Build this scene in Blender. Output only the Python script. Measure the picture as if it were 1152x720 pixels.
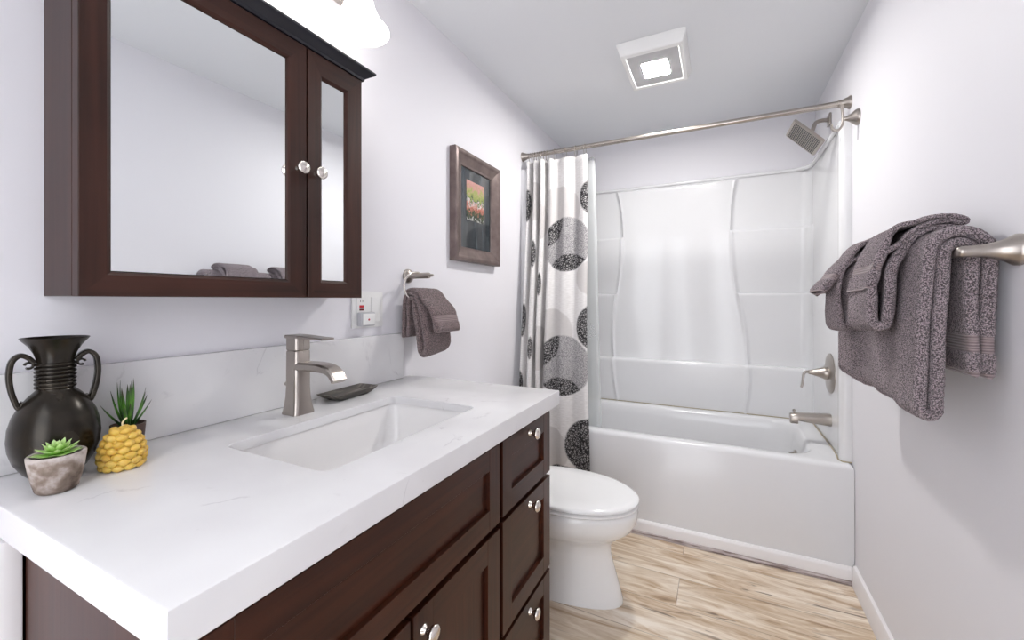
import bpy, bmesh, math, random
from math import sin, cos, pi, sqrt, atan2, radians
from mathutils import Vector, Matrix, noise

random.seed(7)
scene = bpy.context.scene
for o in list(bpy.data.objects):
    bpy.data.objects.remove(o)
COL = scene.collection

# ------------------------------------------------------------------ camera
cam_data = bpy.data.cameras.new('camera')
cam = bpy.data.objects.new('camera', cam_data)
COL.objects.link(cam)
cam.location = (1.0275, -0.1281, 1.1622)
cam.rotation_euler = (pi / 2, 0, 0.461)
cam_data.sensor_width = 36.0
cam_data.lens = 36.0 * 468.98 / 1152.0
cam_data.shift_y = -(360.0 - 337.47) / 1152.0
cam_data.clip_start = 0.02
scene.camera = cam

# ------------------------------------------------------------------ view, world
vs = scene.view_settings
vs.view_transform = 'Standard'
vs.look = 'None'
vs.gamma = 1.0
vs.use_curve_mapping = False
vs.exposure = 0.27
world = bpy.data.worlds.new('daylight')
scene.world = world
world.use_nodes = True
wb = world.node_tree.nodes['Background']
wb.inputs[0].default_value = (0.93, 0.95, 1.0, 1)
WORLD_STRENGTH = 3.5
wb.inputs[1].default_value = WORLD_STRENGTH
SHADE_EMIT = 6.0
FAN_EMIT = 265.0

# ------------------------------------------------------------------ dimensions
W = 1.524           # room width
H = 2.269           # ceiling
YF = -0.62          # wall behind the camera
YB = 2.80           # far wall
HC = 0.884          # countertop

# ------------------------------------------------------------------ material helpers
def new_mat(name):
    m = bpy.data.materials.new(name)
    m.use_nodes = True
    nt = m.node_tree
    b = nt.nodes['Principled BSDF']
    return m, nt, b

def N(nt, kind, **kw):
    n = nt.nodes.new(kind)
    for k, v in kw.items():
        if k.startswith('i_'):
            key = k[2:]
            key = int(key) if key.isdigit() else key
            n.inputs[key].default_value = v
        else:
            setattr(n, k, v)
    return n

def L(nt, a, b):
    nt.links.new(a, b)

def ramp(nt, fac, stops, interp='LINEAR'):
    r = nt.nodes.new('ShaderNodeValToRGB')
    r.color_ramp.interpolation = interp
    els = r.color_ramp.elements
    while len(els) < len(stops):
        els.new(0.5)
    for e, (p, c) in zip(els, stops):
        e.position = p
        e.color = (*c, 1) if len(c) == 3 else c
    L(nt, fac, r.inputs[0])
    return r.outputs[0]

def bump(nt, height, b, strength=0.3, dist=0.01):
    n = N(nt, 'ShaderNodeBump')
    n.inputs['Strength'].default_value = strength
    n.inputs['Distance'].default_value = dist
    L(nt, height, n.inputs['Height'])
    L(nt, n.outputs[0], b.inputs['Normal'])
    return n

def plain(name, col, rough=0.5, metal=0.0, coat=0.0, var=0.03, scale=12.0, spec=0.5):
    m, nt, b = new_mat(name)
    tc = N(nt, 'ShaderNodeTexCoord')
    nz = N(nt, 'ShaderNodeTexNoise')
    nz.inputs['Scale'].default_value = scale
    nz.inputs['Detail'].default_value = 4
    L(nt, tc.outputs['Object'], nz.inputs['Vector'])
    lo = tuple(max(0, c * (1 - var)) for c in col)
    hi = tuple(min(1, c * (1 + var)) for c in col)
    L(nt, ramp(nt, nz.outputs[0], [(0.3, lo), (0.7, hi)]), b.inputs['Base Color'])
    b.inputs['Roughness'].default_value = rough
    b.inputs['Metallic'].default_value = metal
    b.inputs['Coat Weight'].default_value = coat
    b.inputs['Specular IOR Level'].default_value = spec
    return m

def paint(name, col, rough=0.55, tex=0.02):
    m, nt, b = new_mat(name)
    tc = N(nt, 'ShaderNodeTexCoord')
    nz = N(nt, 'ShaderNodeTexNoise')
    nz.inputs['Scale'].default_value = 180
    nz.inputs['Detail'].default_value = 3
    L(nt, tc.outputs['Object'], nz.inputs['Vector'])
    b.inputs['Base Color'].default_value = (*col, 1)
    b.inputs['Roughness'].default_value = rough
    b.inputs['Specular IOR Level'].default_value = 0.3
    bump(nt, nz.outputs[0], b, tex, 0.004)
    return m

def wood(name, dark, light, axis, rough=0.35, scale=1.0, coat=0.0):
    m, nt, b = new_mat(name)
    tc = N(nt, 'ShaderNodeTexCoord')
    mp = N(nt, 'ShaderNodeMapping')
    s = [60.0 * scale] * 3
    s['xyz'.index(axis)] = 2.2 * scale
    mp.inputs['Scale'].default_value = s
    L(nt, tc.outputs['Object'], mp.inputs['Vector'])
    nz = N(nt, 'ShaderNodeTexNoise')
    nz.inputs['Scale'].default_value = 1.0
    nz.inputs['Detail'].default_value = 6
    nz.inputs['Distortion'].default_value = 0.6
    L(nt, mp.outputs[0], nz.inputs['Vector'])
    nz2 = N(nt, 'ShaderNodeTexNoise')
    nz2.inputs['Scale'].default_value = 5.0
    L(nt, tc.outputs['Object'], nz2.inputs['Vector'])
    mx = N(nt, 'ShaderNodeMath', operation='MULTIPLY_ADD')
    mx.inputs[1].default_value = 0.6
    L(nt, nz.outputs[0], mx.inputs[0])
    m2 = N(nt, 'ShaderNodeMath', operation='MULTIPLY')
    m2.inputs[1].default_value = 0.4
    L(nt, nz2.outputs[0], m2.inputs[0])
    L(nt, m2.outputs[0], mx.inputs[2])
    L(nt, ramp(nt, mx.outputs[0], [(0.35, dark), (0.65, light)]), b.inputs['Base Color'])
    b.inputs['Roughness'].default_value = rough
    b.inputs['Coat Weight'].default_value = coat
    b.inputs['Coat Roughness'].default_value = 0.3
    b.inputs['Specular IOR Level'].default_value = 0.28
    bump(nt, nz.outputs[0], b, 0.06, 0.002)
    return m

def metal(name, col, rough=0.28, axis='z', streak=0.12):
    m, nt, b = new_mat(name)
    tc = N(nt, 'ShaderNodeTexCoord')
    mp = N(nt, 'ShaderNodeMapping')
    s = [260.0] * 3
    s['xyz'.index(axis)] = 6.0
    mp.inputs['Scale'].default_value = s
    L(nt, tc.outputs['Object'], mp.inputs['Vector'])
    nz = N(nt, 'ShaderNodeTexNoise')
    nz.inputs['Scale'].default_value = 1.0
    L(nt, mp.outputs[0], nz.inputs['Vector'])
    r = N(nt, 'ShaderNodeMath', operation='MULTIPLY_ADD')
    r.inputs[1].default_value = streak
    r.inputs[2].default_value = rough - streak / 2
    L(nt, nz.outputs[0], r.inputs[0])
    L(nt, r.outputs[0], b.inputs['Roughness'])
    b.inputs['Base Color'].default_value = (*col, 1)
    b.inputs['Metallic'].default_value = 1.0
    return m

def emitter(name, col, strength):
    m, nt, b = new_mat(name)
    b.inputs['Base Color'].default_value = (0.9, 0.9, 0.9, 1)
    b.inputs['Roughness'].default_value = 0.3
    b.inputs['Emission Color'].default_value = (*col, 1)
    b.inputs['Emission Strength'].default_value = strength
    return m

# ------------------------------------------------------------------ mesh helpers
def box(bm, x0, x1, y0, y1, z0, z1, bev=0.0, seg=2):
    r = bmesh.ops.create_cube(bm, size=1.0)
    vs_ = r['verts']
    for v in vs_:
        v.co = Vector((x0 + (v.co.x + .5) * (x1 - x0), y0 + (v.co.y + .5) * (y1 - y0), z0 + (v.co.z + .5) * (z1 - z0)))
    if bev > 0:
        es = set()
        for v in vs_:
            es.update(v.link_edges)
        bmesh.ops.bevel(bm, geom=list(es), offset=bev, segments=seg, affect='EDGES', profile=0.5, clamp_overlap=True)
    return bm

def nbox(*a, **k):
    return box(bmesh.new(), *a, **k)

def loft(bm, rings, cap0=True, cap1=True, closed=False):
    """rings: list of equal length closed point loops"""
    vr = [[bm.verts.new(p) for p in r] for r in rings]
    n = len(vr[0])
    m = len(vr)
    for i in range(m if closed else m - 1):
        a = vr[i]
        b = vr[(i + 1) % m]
        for j in range(n):
            bm.faces.new((a[j], a[(j + 1) % n], b[(j + 1) % n], b[j]))
    if not closed:
        if cap0:
            bm.faces.new(list(reversed(vr[0])))
        if cap1:
            bm.faces.new(vr[-1])
    return bm

def frame_axes(d):
    d = Vector(d).normalized()
    up = Vector((0, 0, 1)) if abs(d.z) < 0.95 else Vector((1, 0, 0))
    a = d.cross(up).normalized()
    b = a.cross(d).normalized()
    return a, b

def lathe(bm, prof, origin=(0, 0, 0), axis=(0, 0, 1), n=40, cap0=True, cap1=True):
    """prof: list of (radius, height along the axis)"""
    o = Vector(origin)
    d = Vector(axis).normalized()
    a, b = frame_axes(d)
    rings = []
    for r, h in prof:
        r = max(r, 0.00015)
        rings.append([o + d * h + a * (r * cos(2 * pi * k / n)) + b * (r * sin(2 * pi * k / n)) for k in range(n)])
    return loft(bm, rings, cap0, cap1)

def catmull(pts, n=8, closed=False):
    pts = [Vector(p) for p in pts]
    out = []
    m = len(pts)
    for i in range(m if closed else m - 1):
        if closed:
            p0, p1, p2, p3 = pts[i - 1], pts[i], pts[(i + 1) % m], pts[(i + 2) % m]
        else:
            p1, p2 = pts[i], pts[i + 1]
            p0 = pts[i - 1] if i > 0 else p1 * 2 - p2
            p3 = pts[i + 2] if i + 2 < m else p2 * 2 - p1
        for k in range(n):
            t = k / n
            out.append(0.5 * ((2 * p1) + (p2 - p0) * t + (2 * p0 - 5 * p1 + 4 * p2 - p3) * t * t + (3 * p1 - p0 - 3 * p2 + p3) * t ** 3))
    if not closed:
        out.append(pts[-1])
    return out

def tube(bm, pts, r, n=16, closed=False, cap=True):
    pts = [Vector(p) for p in pts]
    m = len(pts)
    rings = []
    prev = None
    for i, p in enumerate(pts):
        if closed:
            d = pts[(i + 1) % m] - pts[i - 1]
        else:
            d = pts[min(i + 1, m - 1)] - pts[max(i - 1, 0)]
        d.normalize()
        if prev is None:
            a, b = frame_axes(d)
        else:
            a = (prev - d * prev.dot(d)).normalized()
            b = a.cross(d).normalized()
        prev = a
        rr = r(i / max(1, m - 1)) if callable(r) else r
        rings.append([p + a * (rr * cos(2 * pi * k / n)) + b * (rr * sin(2 * pi * k / n)) for k in range(n)])
    return loft(bm, rings, cap, cap, closed)

def sweep_rect(bm, pts, half_w, half_t, side):
    """rectangular bar swept along pts; side = unit vector of its width"""
    pts = [Vector(p) for p in pts]
    side = Vector(side).normalized()
    m = len(pts)
    rings = []
    for i, p in enumerate(pts):
        d = (pts[min(i + 1, m - 1)] - pts[max(i - 1, 0)]).normalized()
        nn = side.cross(d).normalized()
        t = i / (m - 1)
        hw = half_w(t) if callable(half_w) else half_w
        ht = half_t(t) if callable(half_t) else half_t
        c = min(hw, ht) * 0.45
        ring = []
        for sx, sy in ((1, 1), (-1, 1), (-1, -1), (1, -1)):
            c1 = (sx * (hw - c), sy * ht)
            c2 = (sx * hw, sy * (ht - c))
            pair = (c2, c1) if sx * sy > 0 else (c1, c2)
            for (u, v) in pair:
                ring.append(p + side * u + nn * v)
        rings.append(ring)
    return loft(bm, rings)

def rrect(cx, cy, hx, hy, r, z, n=6):
    """rounded rectangle loop in an xy plane, counter clockwise"""
    r = min(r, hx - 1e-4, hy - 1e-4)
    out = []
    for (sx, sy, a0) in ((1, 1, 0), (-1, 1, pi / 2), (-1, -1, pi), (1, -1, 3 * pi / 2)):
        for k in range(n + 1):
            a = a0 + k / n * pi / 2
            out.append(Vector((cx + sx * (hx - r) + r * cos(a), cy + sy * (hy - r) + r * sin(a), z)))
    return out

def finish(bm, ang=35):
    bmesh.ops.recalc_face_normals(bm, faces=bm.faces)

def obj(name, bm, mat, parent=None, smooth=35, kind=None, label=None, fix=True):
    if fix:
        finish(bm)
    if parent is not None:
        off = Vector(parent['base'])
        bmesh.ops.translate(bm, verts=bm.verts, vec=-off)
    me = bpy.data.meshes.new(name)
    bm.to_mesh(me)
    bm.free()
    mats = mat if isinstance(mat, (list, tuple)) else [mat]
    for mm in mats:
        me.materials.append(mm)
    if smooth:
        me.shade_smooth()
        me.set_sharp_from_angle(angle=radians(smooth))
    o = bpy.data.objects.new(name, me)
    COL.objects.link(o)
    if parent is not None:
        o.parent = parent
        if 'base' in parent:
            o['base'] = parent['base']
    if kind:
        o['kind'] = kind
    if label:
        o['label'] = label
    return o

def thing(name, label, cat, loc=(0, 0, 0), group=None):
    o = bpy.data.objects.new(name, None)
    o.empty_display_size = 0.05
    COL.objects.link(o)
    o.location = loc
    o['base'] = list(loc)
    o['label'] = label
    o['category'] = cat
    if group:
        o['group'] = group
    return o

def tag(o, label, cat, group=None):
    o['label'] = label
    o['category'] = cat
    if group:
        o['group'] = group
    return o

def struct(name, bm, m, smooth=35):
    return obj(name, bm, m, None, smooth, kind='structure')

# ------------------------------------------------------------------ materials
M_wall = paint('wall paint', (0.80, 0.79, 0.825))
M_ceil = paint('ceiling paint', (0.76, 0.775, 0.80), 0.7)
M_trim = plain('white trim', (0.84, 0.82, 0.83), 0.35, var=0.01)
M_white = plain('white porcelain', (0.86, 0.86, 0.86), 0.12, coat=0.3, var=0.005)
M_basin = plain('basin porcelain', (0.84, 0.825, 0.82), 0.18, coat=0.2, var=0.005)
M_acryl = plain('white acrylic', (0.75, 0.75, 0.765), 0.16, coat=0.08, var=0.005, spec=0.4)
M_plastic = plain('white plastic', (0.84, 0.84, 0.83), 0.35, var=0.01)
M_nickel = metal('brushed nickel', (0.43, 0.39, 0.355), 0.30)
M_nickel_x = metal('brushed nickel rod', (0.46, 0.42, 0.38), 0.26, 'x')
M_pearl = metal('polished nickel', (0.78, 0.73, 0.68), 0.18, streak=0.05)
M_esp = wood('espresso wood', (0.024, 0.0058, 0.0028), (0.060, 0.0165, 0.0072), 'z', 0.30)
M_esp_y = wood('espresso wood rail', (0.024, 0.0058, 0.0028), (0.060, 0.0165, 0.0072), 'y', 0.30)
M_gap_shade = plain('reveal shade', (0.008, 0.005, 0.004), 0.6)  # near-black frame colour stands in for shade in the gaps between fronts
M_wal = wood('walnut veneer', (0.019, 0.0072, 0.0048), (0.052, 0.019, 0.0125), 'z', 0.38)
M_wal_y = wood('walnut veneer rail', (0.019, 0.0072, 0.0048), (0.052, 0.019, 0.0125), 'y', 0.38)
M_black = plain('black lacquer', (0.010, 0.010, 0.016), 0.34, coat=0.1, spec=0.35)
M_bronze = plain('aged bronze', (0.026, 0.021, 0.015), 0.27, metal=0.55, var=0.6, scale=40)
M_red = plain('red button', (0.55, 0.02, 0.03), 0.4)
M_dark = plain('dark slot', (0.05, 0.05, 0.05), 0.5)
M_caulk = plain('aged caulk', (0.42, 0.36, 0.24), 0.5, var=0.25, scale=60)

mm, nt, b = new_mat('mirror glass')
b.inputs['Base Color'].default_value = (0.90, 0.925, 0.935, 1)
b.inputs['Metallic'].default_value = 1.0
b.inputs['Roughness'].default_value = 0.01
M_mirror = mm

def quartz():
    m, nt, b = new_mat('white quartz')
    tc = N(nt, 'ShaderNodeTexCoord')
    nz = N(nt, 'ShaderNodeTexNoise')
    nz.inputs['Scale'].default_value = 3.2
    nz.inputs['Detail'].default_value = 8
    nz.inputs['Distortion'].default_value = 1.6
    L(nt, tc.outputs['Object'], nz.inputs['Vector'])
    d = N(nt, 'ShaderNodeMath', operation='SUBTRACT')
    d.inputs[1].default_value = 0.5
    L(nt, nz.outputs[0], d.inputs[0])
    a = N(nt, 'ShaderNodeMath', operation='ABSOLUTE')
    L(nt, d.outputs[0], a.inputs[0])
    vein = ramp(nt, a.outputs[0], [(0.0, (1, 1, 1)), (0.012, (0, 0, 0))])
    nz2 = N(nt, 'ShaderNodeTexNoise')
    nz2.inputs['Scale'].default_value = 14
    L(nt, tc.outputs['Object'], nz2.inputs['Vector'])
    msk = ramp(nt, nz2.outputs[0], [(0.54, (0, 0, 0)), (0.66, (1, 1, 1))])
    mul = N(nt, 'ShaderNodeMix', data_type='RGBA', blend_type='MULTIPLY')
    mul.inputs[0].default_value = 1.0
    L(nt, vein, mul.inputs[6])
    L(nt, msk, mul.inputs[7])
    vor = N(nt, 'ShaderNodeTexVoronoi')
    vor.inputs['Scale'].default_value = 34
    L(nt, tc.outputs['Object'], vor.inputs['Vector'])
    sp = ramp(nt, vor.outputs['Distance'], [(0.03, (1, 1, 1)), (0.09, (0, 0, 0))])
    add = N(nt, 'ShaderNodeMix', data_type='RGBA', blend_type='ADD')
    add.inputs[0].default_value = 0.25
    L(nt, mul.outputs[2], add.inputs[6])
    L(nt, sp, add.inputs[7])
    nz3 = N(nt, 'ShaderNodeTexNoise')
    nz3.inputs['Scale'].default_value = 6
    L(nt, tc.outputs['Object'], nz3.inputs['Vector'])
    base = ramp(nt, nz3.outputs[0], [(0.35, (0.73, 0.72, 0.73)), (0.65, (0.79, 0.785, 0.79))])
    mix = N(nt, 'ShaderNodeMix', data_type='RGBA')
    mf = N(nt, 'ShaderNodeMath', operation='MULTIPLY')
    mf.inputs[1].default_value = 0.45
    L(nt, add.outputs[2], mf.inputs[0])
    L(nt, mf.outputs[0], mix.inputs[0])
    L(nt, base, mix.inputs[6])
    mix.inputs[7].default_value = (0.42, 0.40, 0.42, 1)
    L(nt, mix.outputs[2], b.inputs['Base Color'])
    b.inputs['Roughness'].default_value = 0.22
    return m
M_quartz = quartz()

def floor_mat():
    m, nt, b = new_mat('light wood planks')
    tc = N(nt, 'ShaderNodeTexCoord')
    # planks run along x, brick texture gives the joints
    br = N(nt, 'ShaderNodeTexBrick')
    br.offset = 0.37
    br.inputs['Scale'].default_value = 1.0
    br.inputs['Brick Width'].default_value = 1.83
    br.inputs['Row Height'].default_value = 0.18
    br.inputs['Mortar Size'].default_value = 0.0016
    br.inputs['Mortar Smooth'].default_value = 0.2
    br.inputs['Bias'].default_value = 0.0
    br.inputs['Color1'].default_value = (0.0, 0.0, 0.0, 1)
    br.inputs['Color2'].default_value = (1.0, 1.0, 1.0, 1)
    br.inputs['Mortar'].default_value = (0.5, 0.5, 0.5, 1)
    mp0 = N(nt, 'ShaderNodeMapping')
    mp0.inputs['Location'].default_value = (0.95, 0.055, 0)
    L(nt, tc.outputs['Object'], mp0.inputs['Vector'])
    L(nt, mp0.outputs[0], br.inputs['Vector'])
    # per plank shift of the grain
    sh = N(nt, 'ShaderNodeVectorMath', operation='MULTIPLY')
    sh.inputs[1].default_value = (3.7, 1.3, 5.0)
    L(nt, br.outputs['Color'], sh.inputs[0])
    ad = N(nt, 'ShaderNodeVectorMath', operation='ADD')
    L(nt, tc.outputs['Object'], ad.inputs[0])
    L(nt, sh.outputs[0], ad.inputs[1])
    mp = N(nt, 'ShaderNodeMapping')
    mp.inputs['Scale'].default_value = (1.7, 11, 1)
    L(nt, ad.outputs[0], mp.inputs['Vector'])
    nz = N(nt, 'ShaderNodeTexNoise')
    nz.inputs['Scale'].default_value = 1.6
    nz.inputs['Detail'].default_value = 9
    nz.inputs['Roughness'].default_value = 0.62
    nz.inputs['Distortion'].default_value = 1.3
    L(nt, mp.outputs[0], nz.inputs['Vector'])
    c = ramp(nt, nz.outputs[0], [(0.28, (0.30, 0.19, 0.11)), (0.40, (0.58, 0.43, 0.29)), (0.50, (0.74, 0.62, 0.485)), (0.64, (0.92, 0.835, 0.73))])
    # broad tone
    nz2 = N(nt, 'ShaderNodeTexNoise')
    nz2.inputs['Scale'].default_value = 2.2
    L(nt, ad.outputs[0], nz2.inputs['Vector'])
    tone = ramp(nt, nz2.outputs[0], [(0.35, (0.88, 0.84, 0.78)), (0.65, (1.0, 1.0, 1.0))])
    m1 = N(nt, 'ShaderNodeMix', data_type='RGBA', blend_type='MULTIPLY')
    m1.inputs[0].default_value = 1.0
    L(nt, c, m1.inputs[6])
    L(nt, tone, m1.inputs[7])
    # sparse dark checks and knots
    mp3 = N(nt, 'ShaderNodeMapping')
    mp3.inputs['Scale'].default_value = (2.6, 19, 1)
    L(nt, ad.outputs[0], mp3.inputs['Vector'])
    nz3 = N(nt, 'ShaderNodeTexNoise')
    nz3.inputs['Scale'].default_value = 1.5
    nz3.inputs['Detail'].default_value = 5
    nz3.inputs['Distortion'].default_value = 2.0
    L(nt, mp3.outputs[0], nz3.inputs['Vector'])
    ck = ramp(nt, nz3.outputs[0], [(0.60, (0, 0, 0)), (0.70, (1, 1, 1))])
    ckm = N(nt, 'ShaderNodeMath', operation='MULTIPLY')
    ckm.inputs[1].default_value = 0.8
    nz4 = N(nt, 'ShaderNodeTexNoise')
    nz4.inputs['Scale'].default_value = 1.0
    nz4.inputs['Detail'].default_value = 2
    mp4 = N(nt, 'ShaderNodeMapping')
    mp4.inputs['Scale'].default_value = (1.6, 5.5, 1)
    mp4.inputs['Location'].default_value = (0.4, 0.2, 0)
    L(nt, tc.outputs['Object'], mp4.inputs['Vector'])
    L(nt, mp4.outputs[0], nz4.inputs['Vector'])
    zone = ramp(nt, nz4.outputs[0], [(0.42, (0.12, 0.12, 0.12)), (0.58, (1, 1, 1))])
    zm = N(nt, 'ShaderNodeMath', operation='MULTIPLY')
    L(nt, ck, zm.inputs[0])
    L(nt, zone, zm.inputs[1])
    L(nt, zm.outputs[0], ckm.inputs[0])
    m2 = N(nt, 'ShaderNodeMix', data_type='RGBA')
    L(nt, ckm.outputs[0], m2.inputs[0])
    L(nt, m1.outputs[2], m2.inputs[6])
    m2.inputs[7].default_value = (0.12, 0.075, 0.045, 1)
    m3 = N(nt, 'ShaderNodeMix', data_type='RGBA')
    jf = N(nt, 'ShaderNodeMath', operation='MULTIPLY')
    jf.inputs[1].default_value = 0.45
    L(nt, br.outputs['Fac'], jf.inputs[0])
    L(nt, jf.outputs[0], m3.inputs[0])
    L(nt, m2.outputs[2], m3.inputs[6])
    m3.inputs[7].default_value = (0.10, 0.06, 0.035, 1)
    L(nt, m3.outputs[2], b.inputs['Base Color'])
    b.inputs['Roughness'].default_value = 0.38
    bump(nt, nz.outputs[0], b, 0.08, 0.003)
    return m
M_floor = floor_mat()

def terry(name, dark, light):
    m, nt, b = new_mat(name)
    tc = N(nt, 'ShaderNodeTexCoord')
    vor = N(nt, 'ShaderNodeTexVoronoi')
    vor.inputs['Scale'].default_value = 400
    L(nt, tc.outputs['Object'], vor.inputs['Vector'])
    nz = N(nt, 'ShaderNodeTexNoise')
    nz.inputs['Scale'].default_value = 420
    nz.inputs['Detail'].default_value = 2
    L(nt, tc.outputs['Object'], nz.inputs['Vector'])
    mx = N(nt, 'ShaderNodeMath', operation='MULTIPLY_ADD')
    mx.inputs[1].default_value = -0.75
    L(nt, vor.outputs['Distance'], mx.inputs[0])
    L(nt, nz.outputs[0], mx.inputs[2])
    L(nt, ramp(nt, mx.outputs[0], [(-0.02, dark), (0.14, tuple((p + q * 1.3) / 2.3 for p, q in zip(dark, light))), (0.30, light)]), b.inputs['Base Color'])
    b.inputs['Roughness'].default_value = 0.95
    b.inputs['Specular IOR Level'].default_value = 0.1
    b.inputs['Sheen Weight'].default_value = 0.3
    b.inputs['Sheen Roughness'].default_value = 0.5
    bump(nt, mx.outputs[0], b, 1.0, 0.006)
    return m
M_terry = terry('purple grey terry', (0.10, 0.077, 0.084), (0.58, 0.465, 0.50))
M_terry_w = terry('mauve grey terry', (0.075, 0.050, 0.050), (0.44, 0.315, 0.315))

def band_mat(name, c0, c1):
    m, nt, b = new_mat(name)
    uv = N(nt, 'ShaderNodeUVMap')
    sx = N(nt, 'ShaderNodeSeparateXYZ')
    L(nt, uv.outputs[0], sx.inputs[0])
    mu = N(nt, 'ShaderNodeMath', operation='MULTIPLY')
    mu.inputs[1].default_value = 2 * pi / 0.0055
    L(nt, sx.outputs[0], mu.inputs[0])
    sn = N(nt, 'ShaderNodeMath', operation='SINE')
    L(nt, mu.outputs[0], sn.inputs[0])
    L(nt, ramp(nt, sn.outputs[0], [(0.0, c0), (0.8, c1)]), b.inputs['Base Color'])
    b.inputs['Roughness'].default_value = 0.8
    b.inputs['Sheen Weight'].default_value = 0.2
    bump(nt, sn.outputs[0], b, 0.4, 0.002)
    return m
M_band = band_mat('woven towel band', (0.20, 0.15, 0.155), (0.33, 0.265, 0.27))
M_band_w = band_mat('mauve towel band', (0.17, 0.12, 0.12), (0.29, 0.215, 0.215))

# ------------------------------------------------------------------ room shell
T = 0.10
struct('floor', nbox(-T, W + T, YF - T, YB + T, -0.1, 0.0), M_floor, 0)
struct('ceiling', nbox(-T, W + T, YF - T, YB + T, H, H + 0.1), M_ceil, 0)
struct('wall_left', nbox(-T, 0.0, YF - T, YB + T, 0.0, H), M_wall, 0)
struct('wall_right', nbox(W, W + T, YF - T, YB + T, 0.0, H), M_wall, 0)
struct('wall_back', nbox(0.0, W, YB, YB + T, 0.0, H), M_wall, 0)
bm = bmesh.new()
DX0, DX1, DZ = 0.42, 1.20, 2.04      # unseen open doorway behind the camera, placed and sized for its light
box(bm, 0.0, DX0, YF - T, YF, 0.0, H)
box(bm, DX1, W, YF - T, YF, 0.0, H)
box(bm, DX0, DX1, YF - T, YF, DZ, H)
struct('wall_front', bm, M_wall, 0)

bm = bmesh.new()
prof = [(0.0, 0.0), (0.013, 0.0), (0.013, 0.072), (0.009, 0.084), (0.0, 0.088)]
loft(bm, [[Vector((W - p[0], y, p[1])) for p in prof] for y in (YF, 2.0)])
struct('baseboard_right', bm, M_trim, 30)
bm = bmesh.new()
loft(bm, [[Vector((p[0], y, p[1])) for p in prof] for y in (1.095, 2.0)])
struct('baseboard_left', bm, M_trim, 30)
# white filler strip between the vanity end and the wall
struct('trim_2', nbox(0.0, 0.172, 0.06, 0.086, 0.0, 0.838, 0.002), M_trim, 30)

# base strip along the tub, with a worn caulk line under it
bm = bmesh.new()
TY = 2.012                         # tub front face
prof = [(0.0, 0.0225), (0.0135, 0.0225), (0.0135, 0.060), (0.011, 0.068), (0.006, 0.073), (0.0, 0.074)]
loft(bm, [[Vector((x, TY - p[0], p[1])) for p in prof] for x in (0.0, W - 0.014)])
struct('trim_1', bm, M_trim, 30)
m, nt, b = new_mat('worn grey caulk')
tc = N(nt, 'ShaderNodeTexCoord')
mp = N(nt, 'ShaderNodeMapping')
mp.inputs['Scale'].default_value = (9, 40, 90)
L(nt, tc.outputs['Object'], mp.inputs['Vector'])
nz = N(nt, 'ShaderNodeTexNoise')
nz.inputs['Scale'].default_value = 1.2
nz.inputs['Detail'].default_value = 7
L(nt, mp.outputs[0], nz.inputs['Vector'])
L(nt, ramp(nt, nz.outputs[0], [(0.36, (0.20, 0.15, 0.14)), (0.5, (0.48, 0.42, 0.42)), (0.66, (0.68, 0.63, 0.64))]), b.inputs['Base Color'])
b.inputs['Roughness'].default_value = 0.6
M_worn = m
struct('trim_3', nbox(0.0, W - 0.014, TY - 0.0155, TY, 0.0, 0.022, 0.004), M_worn, 30)

# ------------------------------------------------------------------ bathtub
t = thing('bathtub', 'white alcove bathtub with a flat front apron below the glossy surround', 'bathtub', (W / 2, 2.38, 0))
ZR = 0.484
bm = bmesh.new()
cx, cy = W / 2, (TY + 2.795) / 2
hx, hy = W / 2 - 0.001, (2.795 - TY) / 2
ix, iy = 0.655, 0.285
icy = 2.375
icx = 0.745
rings = [
    rrect(cx, cy, hx, hy, 0.004, 0.0),
    rrect(cx, cy, hx, hy, 0.004, ZR - 0.020),
    rrect(cx, cy, hx - 0.002, hy - 0.003, 0.006, ZR - 0.010),
    rrect(cx, cy, hx - 0.008, hy - 0.009, 0.012, ZR - 0.002),
    rrect(cx, cy, hx - 0.018, hy - 0.02, 0.02, ZR),
    rrect(icx, icy, ix + 0.015, iy + 0.018, 0.13, ZR - 0.001),
    rrect(icx, icy, ix + 0.004, iy + 0.006, 0.125, ZR - 0.006),
    rrect(icx, icy, ix - 0.004, iy - 0.003, 0.12, ZR - 0.020),
    rrect(icx, icy, ix - 0.012, iy - 0.010, 0.12, ZR - 0.06),
    rrect(icx + 0.01, icy, ix - 0.04, iy - 0.03, 0.12, 0.28),
    rrect(icx + 0.02, icy, ix - 0.075, iy - 0.05, 0.12, 0.15),
    rrect(icx + 0.03, icy, ix - 0.11, iy - 0.075, 0.11, 0.105),
    rrect(icx + 0.035, icy, ix - 0.17, iy - 0.13, 0.10, 0.092),
    rrect(icx + 0.04, icy, ix - 0.40, iy - 0.24, 0.03, 0.088),
]
loft(bm, rings, True, True)
obj('tub_shell', bm, M_acryl, t, 40)
# overflow plate on the drain end wall
bm = bmesh.new()
ox = icx + ix - 0.030
lathe(bm, [(0.034, 0), (0.034, 0.004), (0.030, 0.008), (0.006, 0.010)], (ox, 2.375, 0.375), (-1, 0, 0.12), 28)
op = obj('overflow_plate', bm, M_nickel, t)
bm = bmesh.new()
box(bm, ox - 0.028, ox - 0.006, 2.371, 2.379, 0.372, 0.398, 0.002)
obj('trip_lever', bm, M_nickel, op)
bm = bmesh.new()
lathe(bm, [(0.032, 0.0), (0.032, 0.003), (0.022, 0.004), (0.005, 0.002)], (1.20, 2.375, 0.092), (0, 0, 1), 24)
obj('drain', bm, M_nickel, t)

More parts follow.
